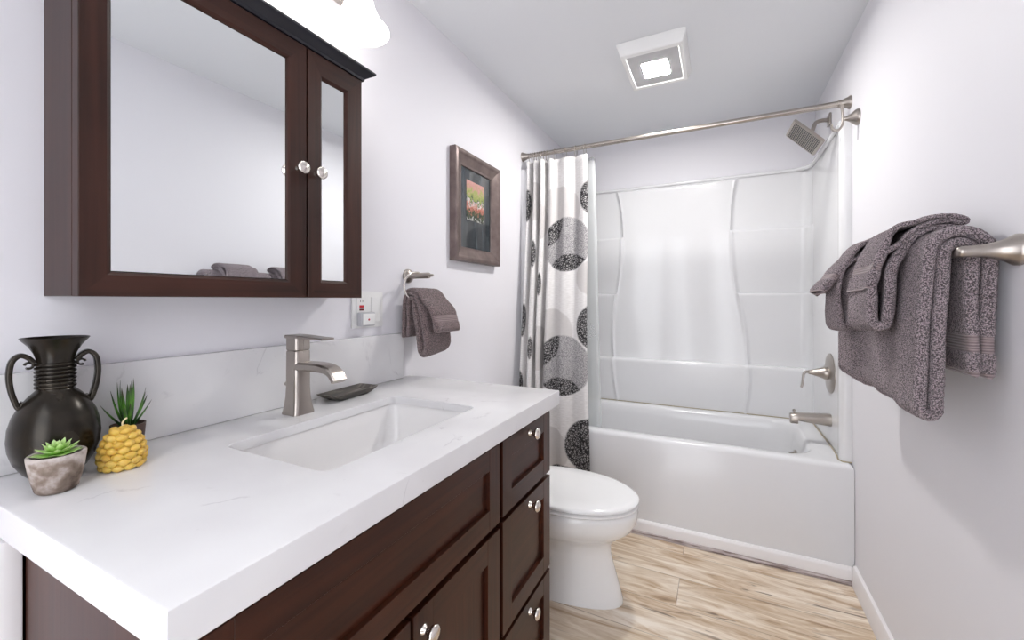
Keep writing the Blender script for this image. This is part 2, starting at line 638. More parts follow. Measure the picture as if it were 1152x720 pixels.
# ------------------------------------------------------------------ tub surround
t = thing('shower_surround', 'glossy white moulded tub surround with curved side shelves, above the bathtub', 'surround', (W / 2, 2.74, ZR))
ZT = 1.915
XL, XRR = 0.032, 1.494
def smooth01(a):
    a = max(0.0, min(1.0, a))
    return a * a * (3 - 2 * a)
def interp(pts, z):
    if z <= pts[0][0]:
        return pts[0][1]
    for (a, va), (c, vc) in zip(pts, pts[1:]):
        if z <= c:
            f = smooth01((z - a) / (c - a)) if len(pts) < 4 else (z - a) / (c - a)
            return va + (vc - va) * f
    return pts[-1][1]
# S curves, (z, x); smoothed below
CL = catmull([(0.50, 0.415, 0), (0.62, 0.395, 0), (0.78, 0.380, 0), (0.95, 0.378, 0), (1.15, 0.392, 0), (1.35, 0.425, 0), (1.52, 0.440, 0), (1.66, 0.440, 0), (1.80, 0.425, 0), (1.93, 0.395, 0)], 6)
CR = catmull([(0.50, 1.165, 0), (0.62, 1.180, 0), (0.78, 1.184, 0), (0.95, 1.170, 0), (1.15, 1.135, 0), (1.35, 1.105, 0), (1.52, 1.094, 0), (1.66, 1.094, 0), (1.80, 1.105, 0), (1.93, 1.130, 0)], 6)
CL = [(p.x, p.y) for p in CL]
CR = [(p.x, p.y) for p in CR]
def lin(pts, z):
    if z <= pts[0][0]:
        return pts[0][1]
    for (a, va), (c, vc) in zip(pts, pts[1:]):
        if z <= c:
            return va + (vc - va) * (z - a) / (c - a)
    return pts[-1][1]
def band_depth(z, top, bottom, dtop, dbot):
    f = (z - bottom) / (top - bottom)
    d = dbot + (dtop - dbot) * f
    d -= 0.010 * (1 - smooth01((top - z) / 0.014))     # rounded ledge
    return d
def depth(x, z):
    xl, xr = lin(CL, z), lin(CR, z)
    if z < 0.775:
        side = band_depth(z, 0.775, ZR, 0.062, 0.052)
        cen = band_depth(z, 0.775, ZR, 0.062, 0.052)
    else:
        if z < 1.205:
            side = band_depth(z, 1.205, 0.775, 0.048, 0.016)
        elif z < 1.585:
            side = band_depth(z, 1.585, 1.205, 0.044, 0.012)
        else:
            side = 0.008 + 0.006 * (z - 1.585)
        # centre panel: shallow hollow between two soft shoulders
        w = (x - xl) / max(0.01, xr - xl)
        e = min(w, 1 - w)
        cen = 0.034 - 0.016 * smooth01((e - 0.06) / 0.36)
    inside = min(x - xl, xr - x)
    k = smooth01(inside / 0.014 + 0.5)
    d = side * (1 - k) + cen * k
    # raised bead along the curve
    q = inside + 0.002
    d2 = max(d, 0.0)
    bead = 0.009 * math.exp(-(q / 0.009) ** 2)
    d = d2 + bead
    k = smooth01((ZT - 0.010 - z) / 0.012)
    d = d * k + 0.012 * (1 - k)
    # fade into the corners
    cr = 0.055
    for dd in (x - XL, XRR - x):
        if dd < cr:
            a = 1 - dd / cr
            d += (1 - sqrt(max(0, 1 - a * a))) * 0.055
    return d
YP = 2.765
zs = []
z = ZR + 0.002
while z < ZT:
    zs.append(z)
    z += 0.012
for zz in (0.762, 0.766, 0.770, 0.7735, 0.7755, 0.779, 1.190, 1.195, 1.200, 1.2035, 1.2055, 1.209, 1.570, 1.575, 1.580, 1.5835, 1.5855, 1.589):
    zs.append(zz)
zs = sorted(set(round(z, 4) for z in zs)) + [ZT]
nx = 260
xs = [XL + (XRR - XL) * (0.5 - 0.5 * cos(pi * i / nx)) * 0.35 + (XRR - XL) * (i / nx) * 0.65 for i in range(nx + 1)]
bm = bmesh.new()
grid = []
for z in zs:
    grid.append([bm.verts.new((x, YP - depth(x, z), z)) for x in xs])
for i in range(len(zs) - 1):
    for j in range(nx):
        bm.faces.new((grid[i][j], grid[i][j + 1], grid[i + 1][j + 1], grid[i + 1][j]))
# thickness: a flat rear face against the wall
bk = [bm.verts.new((x, YB - 0.001, z)) for (x, z) in ((XL, zs[0]), (XRR, zs[0]), (XRR, ZT), (XL, ZT))]
bm.faces.new(bk)
bm.faces.new([grid[-1][j] for j in range(nx + 1)] + [bk[2], bk[3]])
bm.faces.new([grid[0][j] for j in range(nx, -1, -1)] + [bk[0], bk[1]])
bm.faces.new([grid[i][0] for i in range(len(zs))] + [bk[3], bk[0]])
bm.faces.new([grid[i][nx] for i in range(len(zs) - 1, -1, -1)] + [bk[1], bk[2]])
obj('back_panel', bm, M_acryl, t, 50)
# side panels with a rounded front flange
for nm, sx in (('side_panel', 0), ('side_panel', 1)):
    def X(d):
        return d if sx == 0 else W - d
    prof = []                               # (distance from wall, y)
    prof += [(0.001, YB - 0.001), (0.030, YB - 0.001), (0.030, 2.150), (0.031, 2.125), (0.036, 2.105), (0.040, 2.090), (0.040, 2.075), (0.036, 2.062), (0.028, 2.056), (0.018, 2.054), (0.001, 2.054)]
    bm = bmesh.new()
    rings = []
    for z in (ZR + 0.002, 0.9, 1.4, ZT - 0.012, ZT - 0.003, ZT):
        k = 0.0 if z < ZT - 0.011 else (0.004 if z < ZT - 0.001 else 0.010)
        rings.append([Vector((X(max(0.001, d - k) if d > 0.002 else d), y, z)) for d, y in prof])
    loft(bm, rings)
    obj(nm, bm, M_acryl, t, 50)
# top lip that runs along the three sides
bm = bmesh.new()
path = [(W - 0.034, 2.07), (W - 0.034, 2.60)]
for k in range(9):
    a = k / 8 * pi / 2
    path.append((W - 0.034 - 0.09 * (1 - cos(a)), 2.66 + 0.09 * sin(a) - 0.0))
path += [(0.125, 2.75)]
for k in range(1, 9):
    a = k / 8 * pi / 2
    path.append((0.124 - 0.09 * sin(a), 2.75 - 0.09 * (1 - cos(a))))
path += [(0.034, 2.07)]
tube(bm, [Vector((x, y, ZT - 0.004)) for x, y in path], 0.011, 12)
obj('top_lip', bm, M_acryl, t, 60)
# seam of yellowed caulk between surround and tub
bm = bmesh.new()
path = [(W - 0.004, 2.049), (W - 0.034, 2.049), (W - 0.044, 2.075), (W - 0.038, 2.12), (W - 0.034, 2.2), (W - 0.034, 2.66), (W - 0.06, 2.705), (W - 0.1, 2.7085), (0.1, 2.7085), (0.06, 2.705), (0.034, 2.66), (0.034, 2.2), (0.044, 2.075), (0.034, 2.049), (0.004, 2.049)]
tube(bm, [Vector((x, y, ZR + 0.0022)) for x, y in path], 0.0024, 8)
obj('caulk_seam', bm, M_caulk, t, 60)

# ------------------------------------------------------------------ shower fittings on the right side
XS = W - 0.030
t = thing('rain_shower', 'square brushed nickel rain shower head on a curved arm from the alcove end wall', 'shower head', (W, 2.44, 2.05))
bm = bmesh.new()
box(bm, W - 0.010, W - 0.0005, 2.408, 2.462, 2.030, 2.088, 0.004)
obj('wall_flange', bm, M_nickel, t)
hc_ = Vector((1.405, 2.36, 1.963))           # centre of the plate
nrm = Vector((-0.72, -0.10, -0.69)).normalized()
arm = catmull([(W - 0.006, 2.435, 2.058), (W - 0.035, 2.430, 2.060), (W - 0.065, 2.41, 2.045), tuple(hc_ - nrm * 0.045), tuple(hc_ - nrm * 0.016)], 8)
bm = bmesh.new()
tube(bm, arm, 0.0095, 16)
obj('shower_arm', bm, M_nickel, t, 60)
ay = Vector((0, 1, 0))
ay = (ay - nrm * ay.dot(nrm)).normalized()
ax = ay.cross(nrm).normalized()
if ax.x < 0:
    ax = -ax
def plate(bm, hw, d0, d1, r=0.008):
    rings = []
    for d, k in ((d0, 0.003), (d0 + 0.002, 0.0), (d1 - 0.002, 0.0), (d1, 0.002)):
        ring = []
        for p in rrect(0, 0, hw - k, hw - k, r, 0, 4):
            ring.append(hc_ + ax * p.x + ay * p.y + nrm * d)
        rings.append(ring)
    loft(bm, rings)
bm = bmesh.new()
plate(bm, 0.086, -0.008, 0.004)
lathe(bm, [(0.018, 0), (0.016, 0.006), (0.013, 0.022), (0.012, 0.03)], hc_ - nrm * 0.008, -nrm, 24)
hd = obj('head_plate', bm, M_nickel, t)
bm = bmesh.new()
for i in range(-4, 5):
    for j in range(-4, 5):
        c = hc_ + ax * (i * 0.0175) + ay * (j * 0.0175) + nrm * 0.004
        lathe(bm, [(0.0034, 0), (0.0030, 0.002), (0.0018, 0.0035)], c, nrm, 8)
obj('spray_nozzles', bm, M_dark, hd, 40)
bm = bmesh.new()
for i in range(-4, 4):
    a0 = hc_ + ax * ((i + 0.5) * 0.0175) + nrm * 0.0042
    sweep_rect(bm, [a0 - ay * 0.074, a0 + ay * 0.074], 0.0028, 0.0006, ax)
obj('face_groove', bm, M_dark, hd, 40)

VY = 2.275
t = thing('shower_valve', 'brushed nickel lever valve on a round wall plate, between shower head and tub spout', 'faucet', (XS, VY, 0.82))
bm = bmesh.new()
lathe(bm, [(0.092, 0.0), (0.092, 0.003), (0.086, 0.008), (0.05, 0.012), (0.03, 0.013)], (XS, VY, 0.82), (-1, 0, 0), 48)
obj('escutcheon', bm, M_nickel, t)
bm = bmesh.new()
lathe(bm, [(0.030, 0.0), (0.030, 0.012), (0.026, 0.02), (0.016, 0.048), (0.0105, 0.068), (0.010, 0.074)], (XS - 0.012, VY, 0.82), (-1, 0, 0), 32)
hub = obj('valve_hub', bm, M_nickel, t)
bm = bmesh.new()
pts = catmull([(XS - 0.072, VY, 0.820), (XS - 0.092, VY, 0.821), (XS - 0.104, VY, 0.812), (XS - 0.107, VY, 0.79), (XS - 0.110, VY, 0.762), (XS - 0.114, VY, 0.745)], 6)
sweep_rect(bm, pts, lambda q: 0.0095 + 0.003 * q, lambda q: 0.0055 - 0.002 * q, (0, 1, 0))
obj('lever', bm, M_nickel, hub, 50)

t = thing('tub_spout', 'brushed nickel tub spout with a diverter knob over the bathtub', 'faucet', (XS, VY, 0.60))
bm = bmesh.new()
rings = []
for q, hw, zt, zb in ((0.0, 0.027, 0.629, 0.575), (0.01, 0.027, 0.629, 0.575), (0.10, 0.0255, 0.622, 0.582), (0.128, 0.0245, 0.620, 0.584), (0.129, 0.0245, 0.620, 0.570), (0.155, 0.0235, 0.617, 0.569), (0.160, 0.0215, 0.614, 0.571)):
    rings.append([Vector((XS - q, VY + p.x, (zt + zb) / 2 + p.y)) for p in rrect(0, 0, hw, (zt - zb) / 2, 0.016, 0, 5)])
loft(bm, rings)
obj('spout_body', bm, M_nickel, t, 40)
bm = bmesh.new()
lathe(bm, [(0.0035, 0), (0.0035, 0.010), (0.0065, 0.011), (0.0065, 0.018), (0.003, 0.020)], (XS - 0.143, VY, 0.6165), (0, 0, 1), 16)
obj('diverter_knob', bm, M_nickel, t)

# ------------------------------------------------------------------ shower rod, rings, curtain, liner
RY, RZ = 2.08, 1.996
t = thing('shower_rod', 'straight brushed nickel shower rod across the front of the tub alcove', 'shower rod', (W / 2, RY, RZ))
bm = bmesh.new()
tube(bm, [(0.004, RY, RZ), (0.5, RY, RZ), (1.0, RY, RZ), (W - 0.004, RY, RZ)], 0.0125, 20)
obj('rod', bm, M_nickel_x, t, 60)
for x0, d in ((0.0005, 1), (W - 0.0005, -1)):
    bm = bmesh.new()
    lathe(bm, [(0.027, 0.0), (0.027, 0.004), (0.022, 0.012), (0.016, 0.028), (0.0145, 0.042), (0.0128, 0.044)], (x0, RY, RZ), (d, 0, 0), 28)
    obj('end_flange', bm, M_nickel, t)

# cloth outline seen from above, from the free edge to the wall: (x, y offset)
CP = [(0.387, 0.004), (0.372, -0.010), (0.345, -0.004), (0.315, 0.012), (0.285, -0.006), (0.255, -0.014), (0.228, 0.006), (0.205, 0.002), (0.186, -0.024), (0.170, -0.018), (0.160, 0.030), (0.147, 0.034), (0.142, -0.022), (0.126, -0.030), (0.117, 0.020), (0.107, 0.030), (0.101, -0.024), (0.083, -0.032), (0.073, 0.014), (0.063, 0.030), (0.056, -0.020), (0.042, -0.030), (0.032, 0.004), (0.022, 0.018)]
cp = catmull([(x, y, 0) for x, y in CP], 7)
us = [0.0]
for a, c in zip(cp, cp[1:]):
    us.append(us[-1] + (c - a).length)
def curtain_pt(p, u, z, liner=False):
    f = max(0.0, min(1.0, (1.96 - z) / 1.72))           # 0 top, 1 bottom
    g = max(0.0, min(1.0, (1.96 - z) / 1.40))
    x = 0.02 + (p.x - 0.02) * (1.0 + 0.115 * f)
    amp = 1.0 - 0.25 * g + 0.12 * sin(9 * u + 5 * z)
    y = RY + p.y * amp - 0.112 * smooth01(g) + 0.006 * sin(3.1 * z + 14 * u)
    x += 0.004 * sin(4.0 * z + 30 * u) * f
    return Vector((max(0.0425, x), y, z))
def u_at(x):
    for (a, b_, ua) in zip(cp, cp[1:], us):
        if a.x + 1e-5 >= x >= b_.x - 1e-5:
            return ua
    return us[-1]
def cloth(name, topz, botz, fn, nz, closed_thick, mat, parent):
    bm = bmesh.new()
    uvl = bm.loops.layers.uv.new('UVMap')
    g = []
    for i in range(nz + 1):
        z = topz + (botz - topz) * i / nz
        g.append([bm.verts.new(fn(p, u, z)) for p, u in zip(cp, us)])
    for i in range(nz):
        for j in range(len(cp) - 1):
            f = bm.faces.new((g[i][j], g[i + 1][j], g[i + 1][j + 1], g[i][j + 1]))
            for lp, (a, c) in zip(f.loops, ((i, j), (i + 1, j), (i + 1, j + 1), (i, j + 1))):
                lp[uvl].uv = (us[c], topz + (botz - topz) * a / nz)
    o = obj(name, bm, mat, parent, 60)
    md = o.modifiers.new('thickness', 'SOLIDIFY')
    md.thickness = closed_thick
    md.offset = 0
    return o

def curtain_mat():
    m, nt, b = new_mat('curtain cloth')
    uv = N(nt, 'ShaderNodeUVMap')
    def disc(u, v, r, soft=0.004):
        d = N(nt, 'ShaderNodeVectorMath', operation='DISTANCE')
        L(nt, uv.outputs[0], d.inputs[0])
        d.inputs[1].default_value = (u, v, 0)
        mr = N(nt, 'ShaderNodeMapRange')
        mr.inputs['From Min'].default_value = r - soft
        mr.inputs['From Max'].default_value = r + soft
        mr.inputs['To Min'].default_value = 1
        mr.inputs['To Max'].default_value = 0
        L(nt, d.outputs['Value'], mr.inputs['Value'])
        return mr.outputs[0]
    def mul(a, c):
        n = N(nt, 'ShaderNodeMath', operation='MULTIPLY')
        L(nt, a, n.inputs[0])
        if isinstance(c, float):
            n.inputs[1].default_value = c
        else:
            L(nt, c, n.inputs[1])
        return n.outputs[0]
    def mx(fac, a, c):
        n = N(nt, 'ShaderNodeMix', data_type='RGBA')
        L(nt, fac, n.inputs[0])
        for s, q in ((6, a), (7, c)):
            if isinstance(q, tuple):
                n.inputs[s].default_value = (*q, 1)
            else:
                L(nt, q, n.inputs[s])
        return n.outputs[2]
    # woven base
    mp = N(nt, 'ShaderNodeMapping')
    mp.inputs['Scale'].default_value = (40, 260, 1)
    L(nt, uv.outputs[0], mp.inputs['Vector'])
    nz = N(nt, 'ShaderNodeTexNoise')
    nz.inputs['Scale'].default_value = 1
    L(nt, mp.outputs[0], nz.inputs['Vector'])
    col = ramp(nt, nz.outputs[0], [(0.3, (0.70, 0.68, 0.67)), (0.7, (0.84, 0.825, 0.82))])
    # crackled print for the dark lens shapes, and a fine hatch for the grey ones
    vor = N(nt, 'ShaderNodeTexVoronoi', feature='DISTANCE_TO_EDGE')
    vor.inputs['Scale'].default_value = 95
    L(nt, uv.outputs[0], vor.inputs['Vector'])
    crack = ramp(nt, vor.outputs['Distance'], [(0.10, (0.035, 0.034, 0.036)), (0.20, (0.34, 0.33, 0.33))])
    vor2 = N(nt, 'ShaderNodeTexVoronoi', feature='DISTANCE_TO_EDGE')
    vor2.inputs['Scale'].default_value = 170
    L(nt, uv.outputs[0], vor2.inputs['Vector'])
    hatch = ramp(nt, vor2.outputs['Distance'], [(0.06, (0.25, 0.24, 0.25)), (0.22, (0.58, 0.565, 0.56))])
    beige = (0.56, 0.535, 0.525)
    U = u_at
    light = [(U(0.225), 1.66, 0.135), (U(0.20), 0.99, 0.125), (U(0.185), 0.36, 0.13), (U(0.387) - 0.02, 1.28, 0.09), (0.55, 1.72, 0.11), (0.40, 0.90, 0.12), (0.42, 1.60, 0.10)]
    for (u, v, r) in light:
        col = mx(mul(disc(u, v, r), 0.75), col, beige)
    c1 = (U(0.268), 1.468, 0.150)
    c2 = (U(0.262), 0.815, 0.158)
    for (c, a, bb) in ((c1, (U(0.190) + 0.07, 1.60, 0.15), (U(0.29), 1.262, 0.15)), (c2, (U(0.19) + 0.08, 0.955, 0.155), (U(0.25), 0.600, 0.15))):
        d = disc(*c)
        col = mx(d, col, hatch)
        col = mx(mul(d, disc(*a)), col, crack)
        col = mx(mul(d, disc(*bb)), col, crack)
    dark = [(U(0.387) - 0.065, 1.72, 0.115), (U(0.387) - 0.07, 1.02, 0.13), (U(0.387) - 0.020, 0.40, 0.150), (U(0.25), 0.165, 0.125)]
    for (u, v, r) in dark:
        col = mx(disc(u, v, r), col, crack)
    for (u, w, v, h) in ((0.692, 0.030, 1.70, 0.17), (0.692, 0.030, 1.05, 0.16), (0.695, 0.026, 0.70, 0.12), (0.548, 0.022, 1.42, 0.15), (0.545, 0.018, 0.90, 0.12), (0.400, 0.016, 1.25, 0.14)):
        col = mx(mul(disc(u - h + w, v, h), disc(u + h - w, v, h)), col, crack)
    L(nt, col, b.inputs['Base Color'])
    b.inputs['Roughness'].default_value = 0.9
    b.inputs['Specular IOR Level'].default_value = 0.1
    bump(nt, nz.outputs[0], b, 0.15, 0.002)
    return m
M_curtain = curtain_mat()
t = thing('shower_curtain', 'white fabric shower curtain printed with grey overlapping circles, bunched at the left', 'shower curtain', (0.2, RY, 1.955))
cl = cloth('curtain_cloth', 1.955, 0.115, lambda p, u, z: curtain_pt(p, u, z), 60, 0.0016, M_curtain, t)

m, nt, b = new_mat('clear vinyl liner')
tr = N(nt, 'ShaderNodeBsdfTransparent')
tr.inputs[0].default_value = (0.97, 0.98, 0.98, 1)
b.inputs['Base Color'].default_value = (0.80, 0.82, 0.82, 1)
b.inputs['Roughness'].default_value = 0.25
ms = N(nt, 'ShaderNodeMixShader')
tc = N(nt, 'ShaderNodeTexCoord')
nz = N(nt, 'ShaderNodeTexNoise')
nz.inputs['Scale'].default_value = 3
L(nt, tc.outputs['Object'], nz.inputs['Vector'])
mr = N(nt, 'ShaderNodeMapRange')
mr.inputs['To Min'].default_value = 0.26
mr.inputs['To Max'].default_value = 0.34
L(nt, nz.outputs[0], mr.inputs['Value'])
L(nt, mr.outputs[0], ms.inputs[0])
L(nt, tr.outputs[0], ms.inputs[1])
L(nt, b.outputs[0], ms.inputs[2])
L(nt, ms.outputs[0], nt.nodes['Material Output'].inputs['Surface'])
M_liner = m
def liner_pt(p, u, z):
    f = max(0.0, min(1.0, (1.955 - z) / 1.6))
    x = 0.06 + (p.x - 0.022) * (0.97 + 0.09 * f)
    y = RY + 0.052 + p.y * 0.35 + 0.028 * f + 0.004 * sin(5 * z + 11 * u)
    return Vector((x, y, z))
o = cloth('shower_liner', 1.950, 0.36, liner_pt, 40, 0.0006, M_liner, None)
tag(o, 'clear vinyl liner hanging inside the tub behind the printed curtain', 'shower liner')

# rings
ring_bm = bmesh.new()
pts = [Vector((0, 0.0235 * cos(2 * pi * k / 28), 0.030 * sin(2 * pi * k / 28))) for k in range(28)]
tube(ring_bm, pts, 0.0016, 8, closed=True)
ring_x = [0.052, 0.066, 0.080, 0.094, 0.108, 0.122, 0.138, 0.154, 0.200, 0.262, 0.322, 0.374]
RG = 'curtain rings on the shower rod'
names = ['bunched nickel curtain ring near the left end of the shower rod'] * 8 + ['fourth curtain ring from the right end of the curtain', 'third curtain ring from the right end of the curtain', 'second curtain ring from the right end of the curtain', 'last curtain ring at the right edge of the curtain']
ring0 = None
for x, lb in zip(ring_x, names):
    if ring0 is None:
        r = obj('curtain_ring', ring_bm, M_nickel, None, 60)
        ring0 = r
    else:
        r = ring0.copy()
        COL.objects.link(r)
    r.location = (x, RY, RZ - 0.0155)
    tag(r, lb, 'curtain ring', RG)

# ------------------------------------------------------------------ robe hook
t = thing('robe_hook', 'brushed nickel double robe hook on the white wall below the rod end', 'hook', (W, 1.967, 1.89))
bm = bmesh.new()
lathe(bm, [(0.032, 0.0005), (0.032, 0.006), (0.028, 0.012), (0.016, 0.026), (0.0085, 0.040), (0.007, 0.052)], (W, 1.967, 1.89), (-1, 0, 0), 32)
obj('wall_flange', bm, M_nickel, t, 50)
bm = bmesh.new()
hx_ = W - 0.052
pts = catmull([(hx_ - 0.004, 1.965, 1.950), (hx_, 1.966, 1.925), (hx_ + 0.002, 1.967, 1.890), (hx_, 1.967, 1.868), (hx_ - 0.010, 1.966, 1.850), (hx_ - 0.024, 1.965, 1.848), (hx_ - 0.034, 1.965, 1.858), (hx_ - 0.036, 1.965, 1.872)], 6)
sweep_rect(bm, pts, 0.0065, 0.0042, (0, 1, 0))
obj('hook_arm', bm, M_nickel, t, 50)

# ------------------------------------------------------------------ vanity cabinet
VY0, VY1 = 0.088, 1.069
XB, XF, XD = 0.003, 0.543, 0.563
t = thing('vanity_cabinet', 'espresso brown shaker vanity cabinet under the white countertop', 'cabinet', (0.28, (VY0 + VY1) / 2, 0))
bm = bmesh.new()
ZC = 0.8635
box(bm, 0.173, XF - 0.02, VY0, VY0 + 0.016, 0.0, ZC)
box(bm, XB, XF - 0.02, VY1 - 0.016, VY1, 0.0, ZC)
box(bm, XB, XF - 0.02, VY0 + 0.016, VY1 - 0.016, 0.10, 0.116)
box(bm, XB, XB + 0.008, VY0 + 0.03, VY1 - 0.016, 0.116, ZC)
box(bm, XB + 0.01, XF - 0.02, 0.742, 0.758, 0.116, ZC - 0.14)
box(bm, XF - 0.075, XF - 0.06, VY0 + 0.016, VY1 - 0.016, 0.0, 0.10)
obj('carcass', bm, M_esp, t, 0)
bm = bmesh.new()
box(bm, XF - 0.02, XF, VY0, VY0 + 0.035, 0.10, ZC)
box(bm, XF - 0.02, XF, VY1 - 0.035, VY1, 0.10, ZC)
box(bm, XF - 0.02, XF, 0.725, 0.775, 0.10, ZC)
for z0, z1, y0, y1 in ((0.10, 0.125, VY0 + .035, 0.725), (0.585, 0.66, VY0 + .035, 0.725), (0.80, ZC, VY0 + .035, 0.725), (0.10, 0.125, 0.775, VY1 - .035), (0.325, 0.365, 0.775, VY1 - .035), (0.615, 0.65, 0.775, VY1 - .035), (0.80, ZC, 0.775, VY1 - .035)):
    box(bm, XF - 0.02, XF, y0, y1, z0, z1)
obj('face_frame', bm, M_gap_shade, t, 0)

def shaker(name, y0, y1, z0, z1, fw, vertical, parent, fh=None):
    """frame and recessed panel, one mesh"""
    bm = bmesh.new()
    fh = fh or fw
    bv = 0.0007
    box(bm, XF + 0.0005, XD, y0, y0 + fw, z0, z1, bv, 1)
    box(bm, XF + 0.0005, XD, y1 - fw, y1, z0, z1, bv, 1)
    for zz0, zz1 in ((z0, z0 + fh), (z1 - fh, z1)):
        box(bm, XF + 0.0005, XD - 0.0003, y0 + fw - 0.0005, y1 - fw + 0.0005, zz0, zz1, bv, 1)
    box(bm, XF + 0.0005, XD - 0.010, y0 + fw - 0.002, y1 - fw + 0.002, z0 + fh - 0.002, z1 - fh + 0.002)
    for f in bm.faces:
        c = f.calc_center_median()
        if c.y < y0 + fw - 0.001 or c.y > y1 - fw + 0.001:
            f.material_index = 0
        elif c.z < z0 + fh + 0.0005 or c.z > z1 - fh - 0.0005:
            f.material_index = 1
        else:
            f.material_index = 0 if vertical else 1
    return obj(name, bm, [M_esp, M_esp_y], parent, 0)

def knob(parent, x, y, z):
    bm = bmesh.new()
    lathe(bm, [(0.0095, 0.0003), (0.0095, 0.003), (0.0065, 0.006), (0.0055, 0.011), (0.0075, 0.015), (0.0125, 0.018), (0.0152, 0.0225), (0.0148, 0.026), (0.011, 0.029), (0.004, 0.0305)], (x, y, z), (1, 0, 0), 28)
    return obj('knob', bm, M_pearl, parent, 60)

shaker('false_front', VY0 + 0.004, 0.742, 0.637, 0.822, 0.048, False, t)
d = shaker('door', 0.431, 0.742, 0.112, 0.622, 0.056, True, t)
knob(d, XD, 0.457, 0.585)
d = shaker('door', VY0 + 0.004, 0.424, 0.112, 0.622, 0.056, True, t)
knob(d, XD, 0.398, 0.585)
for z0, z1 in ((0.640, 0.822), (0.352, 0.627), (0.112, 0.340)):
    d = shaker('drawer', 0.758, VY1 - 0.001, z0, z1, 0.050, False, t, 0.050)
    knob(d, XD, 0.914, {0.822: 0.800, 0.627: 0.603, 0.340: 0.311}[z1])

# ------------------------------------------------------------------ countertop, backsplash
CY0, CY1, CX1 = 0.0683, 1.0887, 0.5865
bm = bmesh.new()
SX, SY, SHX, SHY = 0.321, 0.571, 0.140, 0.231          # sink cut-out
hole = rrect(SX, SY, SHX, SHY, 0.022, 0, 6)
nh = len(hole)
outer = []
e = 0.003
# project the hole loop outwards onto the slab outline so the two loops bridge cleanly
x0, x1, y0, y1 = 0.0015, CX1, CY0, CY1
corners = {0: (x1, y1), 1: (x0, y1), 2: (x0, y0), 3: (x1, y0)}
for i, p in enumerate(hole):
    c = i // 7
    k = i % 7
    X1, Y1 = corners[c]
    if k == 3:
        outer.append(Vector((X1, Y1, 0)))
    else:
        # before the middle of a corner the point slides along the first side
        first = k < 3
        if c in (0, 2):
            q = (X1, p.y) if first else (p.x, Y1)
        else:
            q = (p.x, Y1) if first else (X1, p.y)
        outer.append(Vector((q[0], q[1], 0)))
def ring_at(loop, z, inset=0.0):
    out = []
    for p in loop:
        x, y = p.x, p.y
        if inset:
            x = min(x, x1 - inset)
            y = min(max(y, y0 + inset), y1 - inset)
        out.append(Vector((x, y, z)))
    return out
zt, zb = HC, HC - 0.020
hole_in = [Vector((SX + (p.x - SX) * 1.006, SY + (p.y - SY) * 1.006, 0)) for p in hole]
ap = 0.0175
zf = HC - 0.044                                         # mitred drop edge
rings = [ring_at(hole, zb), ring_at(hole, zt - 0.002), ring_at(hole_in, zt), ring_at(outer, zt, 0.003), ring_at(outer, zt - 0.001, 0.0008), ring_at(outer, zt - 0.004), ring_at(outer, zf + 0.0015), ring_at(outer, zf, 0.0015), ring_at(outer, zf, ap), ring_at(outer, zb, ap)]
loft(bm, rings, closed=True)
tag(obj('countertop', bm, M_quartz, None, 30), 'white quartz countertop with faint grey veins on the brown vanity', 'countertop')
bm = nbox(0.001, 0.018, CY0 + 0.002, 1.035, HC + 0.0005, 1.044, 0.0015, 1)
tag(obj('backsplash', bm, M_quartz, None, 30), 'low white quartz backsplash along the wall behind the countertop', 'backsplash')

# ------------------------------------------------------------------ sink
t = thing('sink', 'rectangular white undermount sink set in the countertop', 'sink', (SX, SY, 0.72))
bm = bmesh.new()
zz = zb - 0.0006
def sr(gx, gy, r, z, dx=0, dy=0):
    return rrect(SX + dx, SY + dy, SHX + gx, SHY + gy, r, z, 6)
rings = [sr(0.022, 0.022, 0.03, zz - 0.010), sr(0.022, 0.022, 0.03, zz), sr(0.005, 0.005, 0.026, zz), sr(0.002, 0.002, 0.026, zz - 0.006), sr(-0.001, -0.002, 0.03, zz - 0.04), sr(-0.008, -0.012, 0.035, zz - 0.09), sr(-0.018, -0.024, 0.04, zz - 0.120), sr(-0.035, -0.045, 0.04, zz - 0.134), sr(-0.07, -0.12, 0.03, zz - 0.140), sr(-0.115, -0.205, 0.02, zz - 0.145),
         sr(-0.115, -0.205, 0.02, zz - 0.152), sr(-0.02, -0.03, 0.04, zz - 0.146), sr(0.006, 0.0, 0.04, zz - 0.11), sr(0.010, 0.010, 0.03, zz - 0.012)]
loft(bm, rings, closed=True)
obj('basin', bm, M_basin, t, 50)
bm = bmesh.new()
lathe(bm, [(0.034, -0.012), (0.034, 0.001), (0.030, 0.004), (0.018, 0.003), (0.017, 0.006), (0.003, 0.008)], (SX, SY, zz - 0.1445), (0, 0, 1), 28)
obj('drain', bm, M_nickel, t)

# ------------------------------------------------------------------ faucet
FX, FY = 0.098, 0.558
t = thing('faucet', 'tall brushed nickel single-lever faucet standing behind the sink', 'faucet', (FX, FY, HC))
bm = bmesh.new()
rings = []
for h, s in ((0.0006, 0.0285), (0.004, 0.0282), (0.010, 0.0268), (0.022, 0.0248), (0.042, 0.0228), (0.07, 0.0218), (0.152, 0.0215), (0.154, 0.0205)):
    rings.append(rrect(FX, FY, s, s, 0.010, HC + h, 5))
loft(bm, rings)
obj('faucet_body', bm, M_nickel, t, 40)
bm = bmesh.new()
pts = catmull([(FX + 0.010, FY, HC + 0.116), (FX + 0.05, FY, HC + 0.118), (FX + 0.088, FY, HC + 0.118), (FX + 0.112, FY, HC + 0.115), (FX + 0.130, FY, HC + 0.106), (FX + 0.143, FY, HC + 0.090)], 7)
sweep_rect(bm, pts, lambda q: 0.0205 - 0.001 * q, lambda q: 0.011 - 0.0035 * q, (0, 1, 0))
obj('spout', bm, M_nickel, t, 40)
bm = bmesh.new()
rings = []
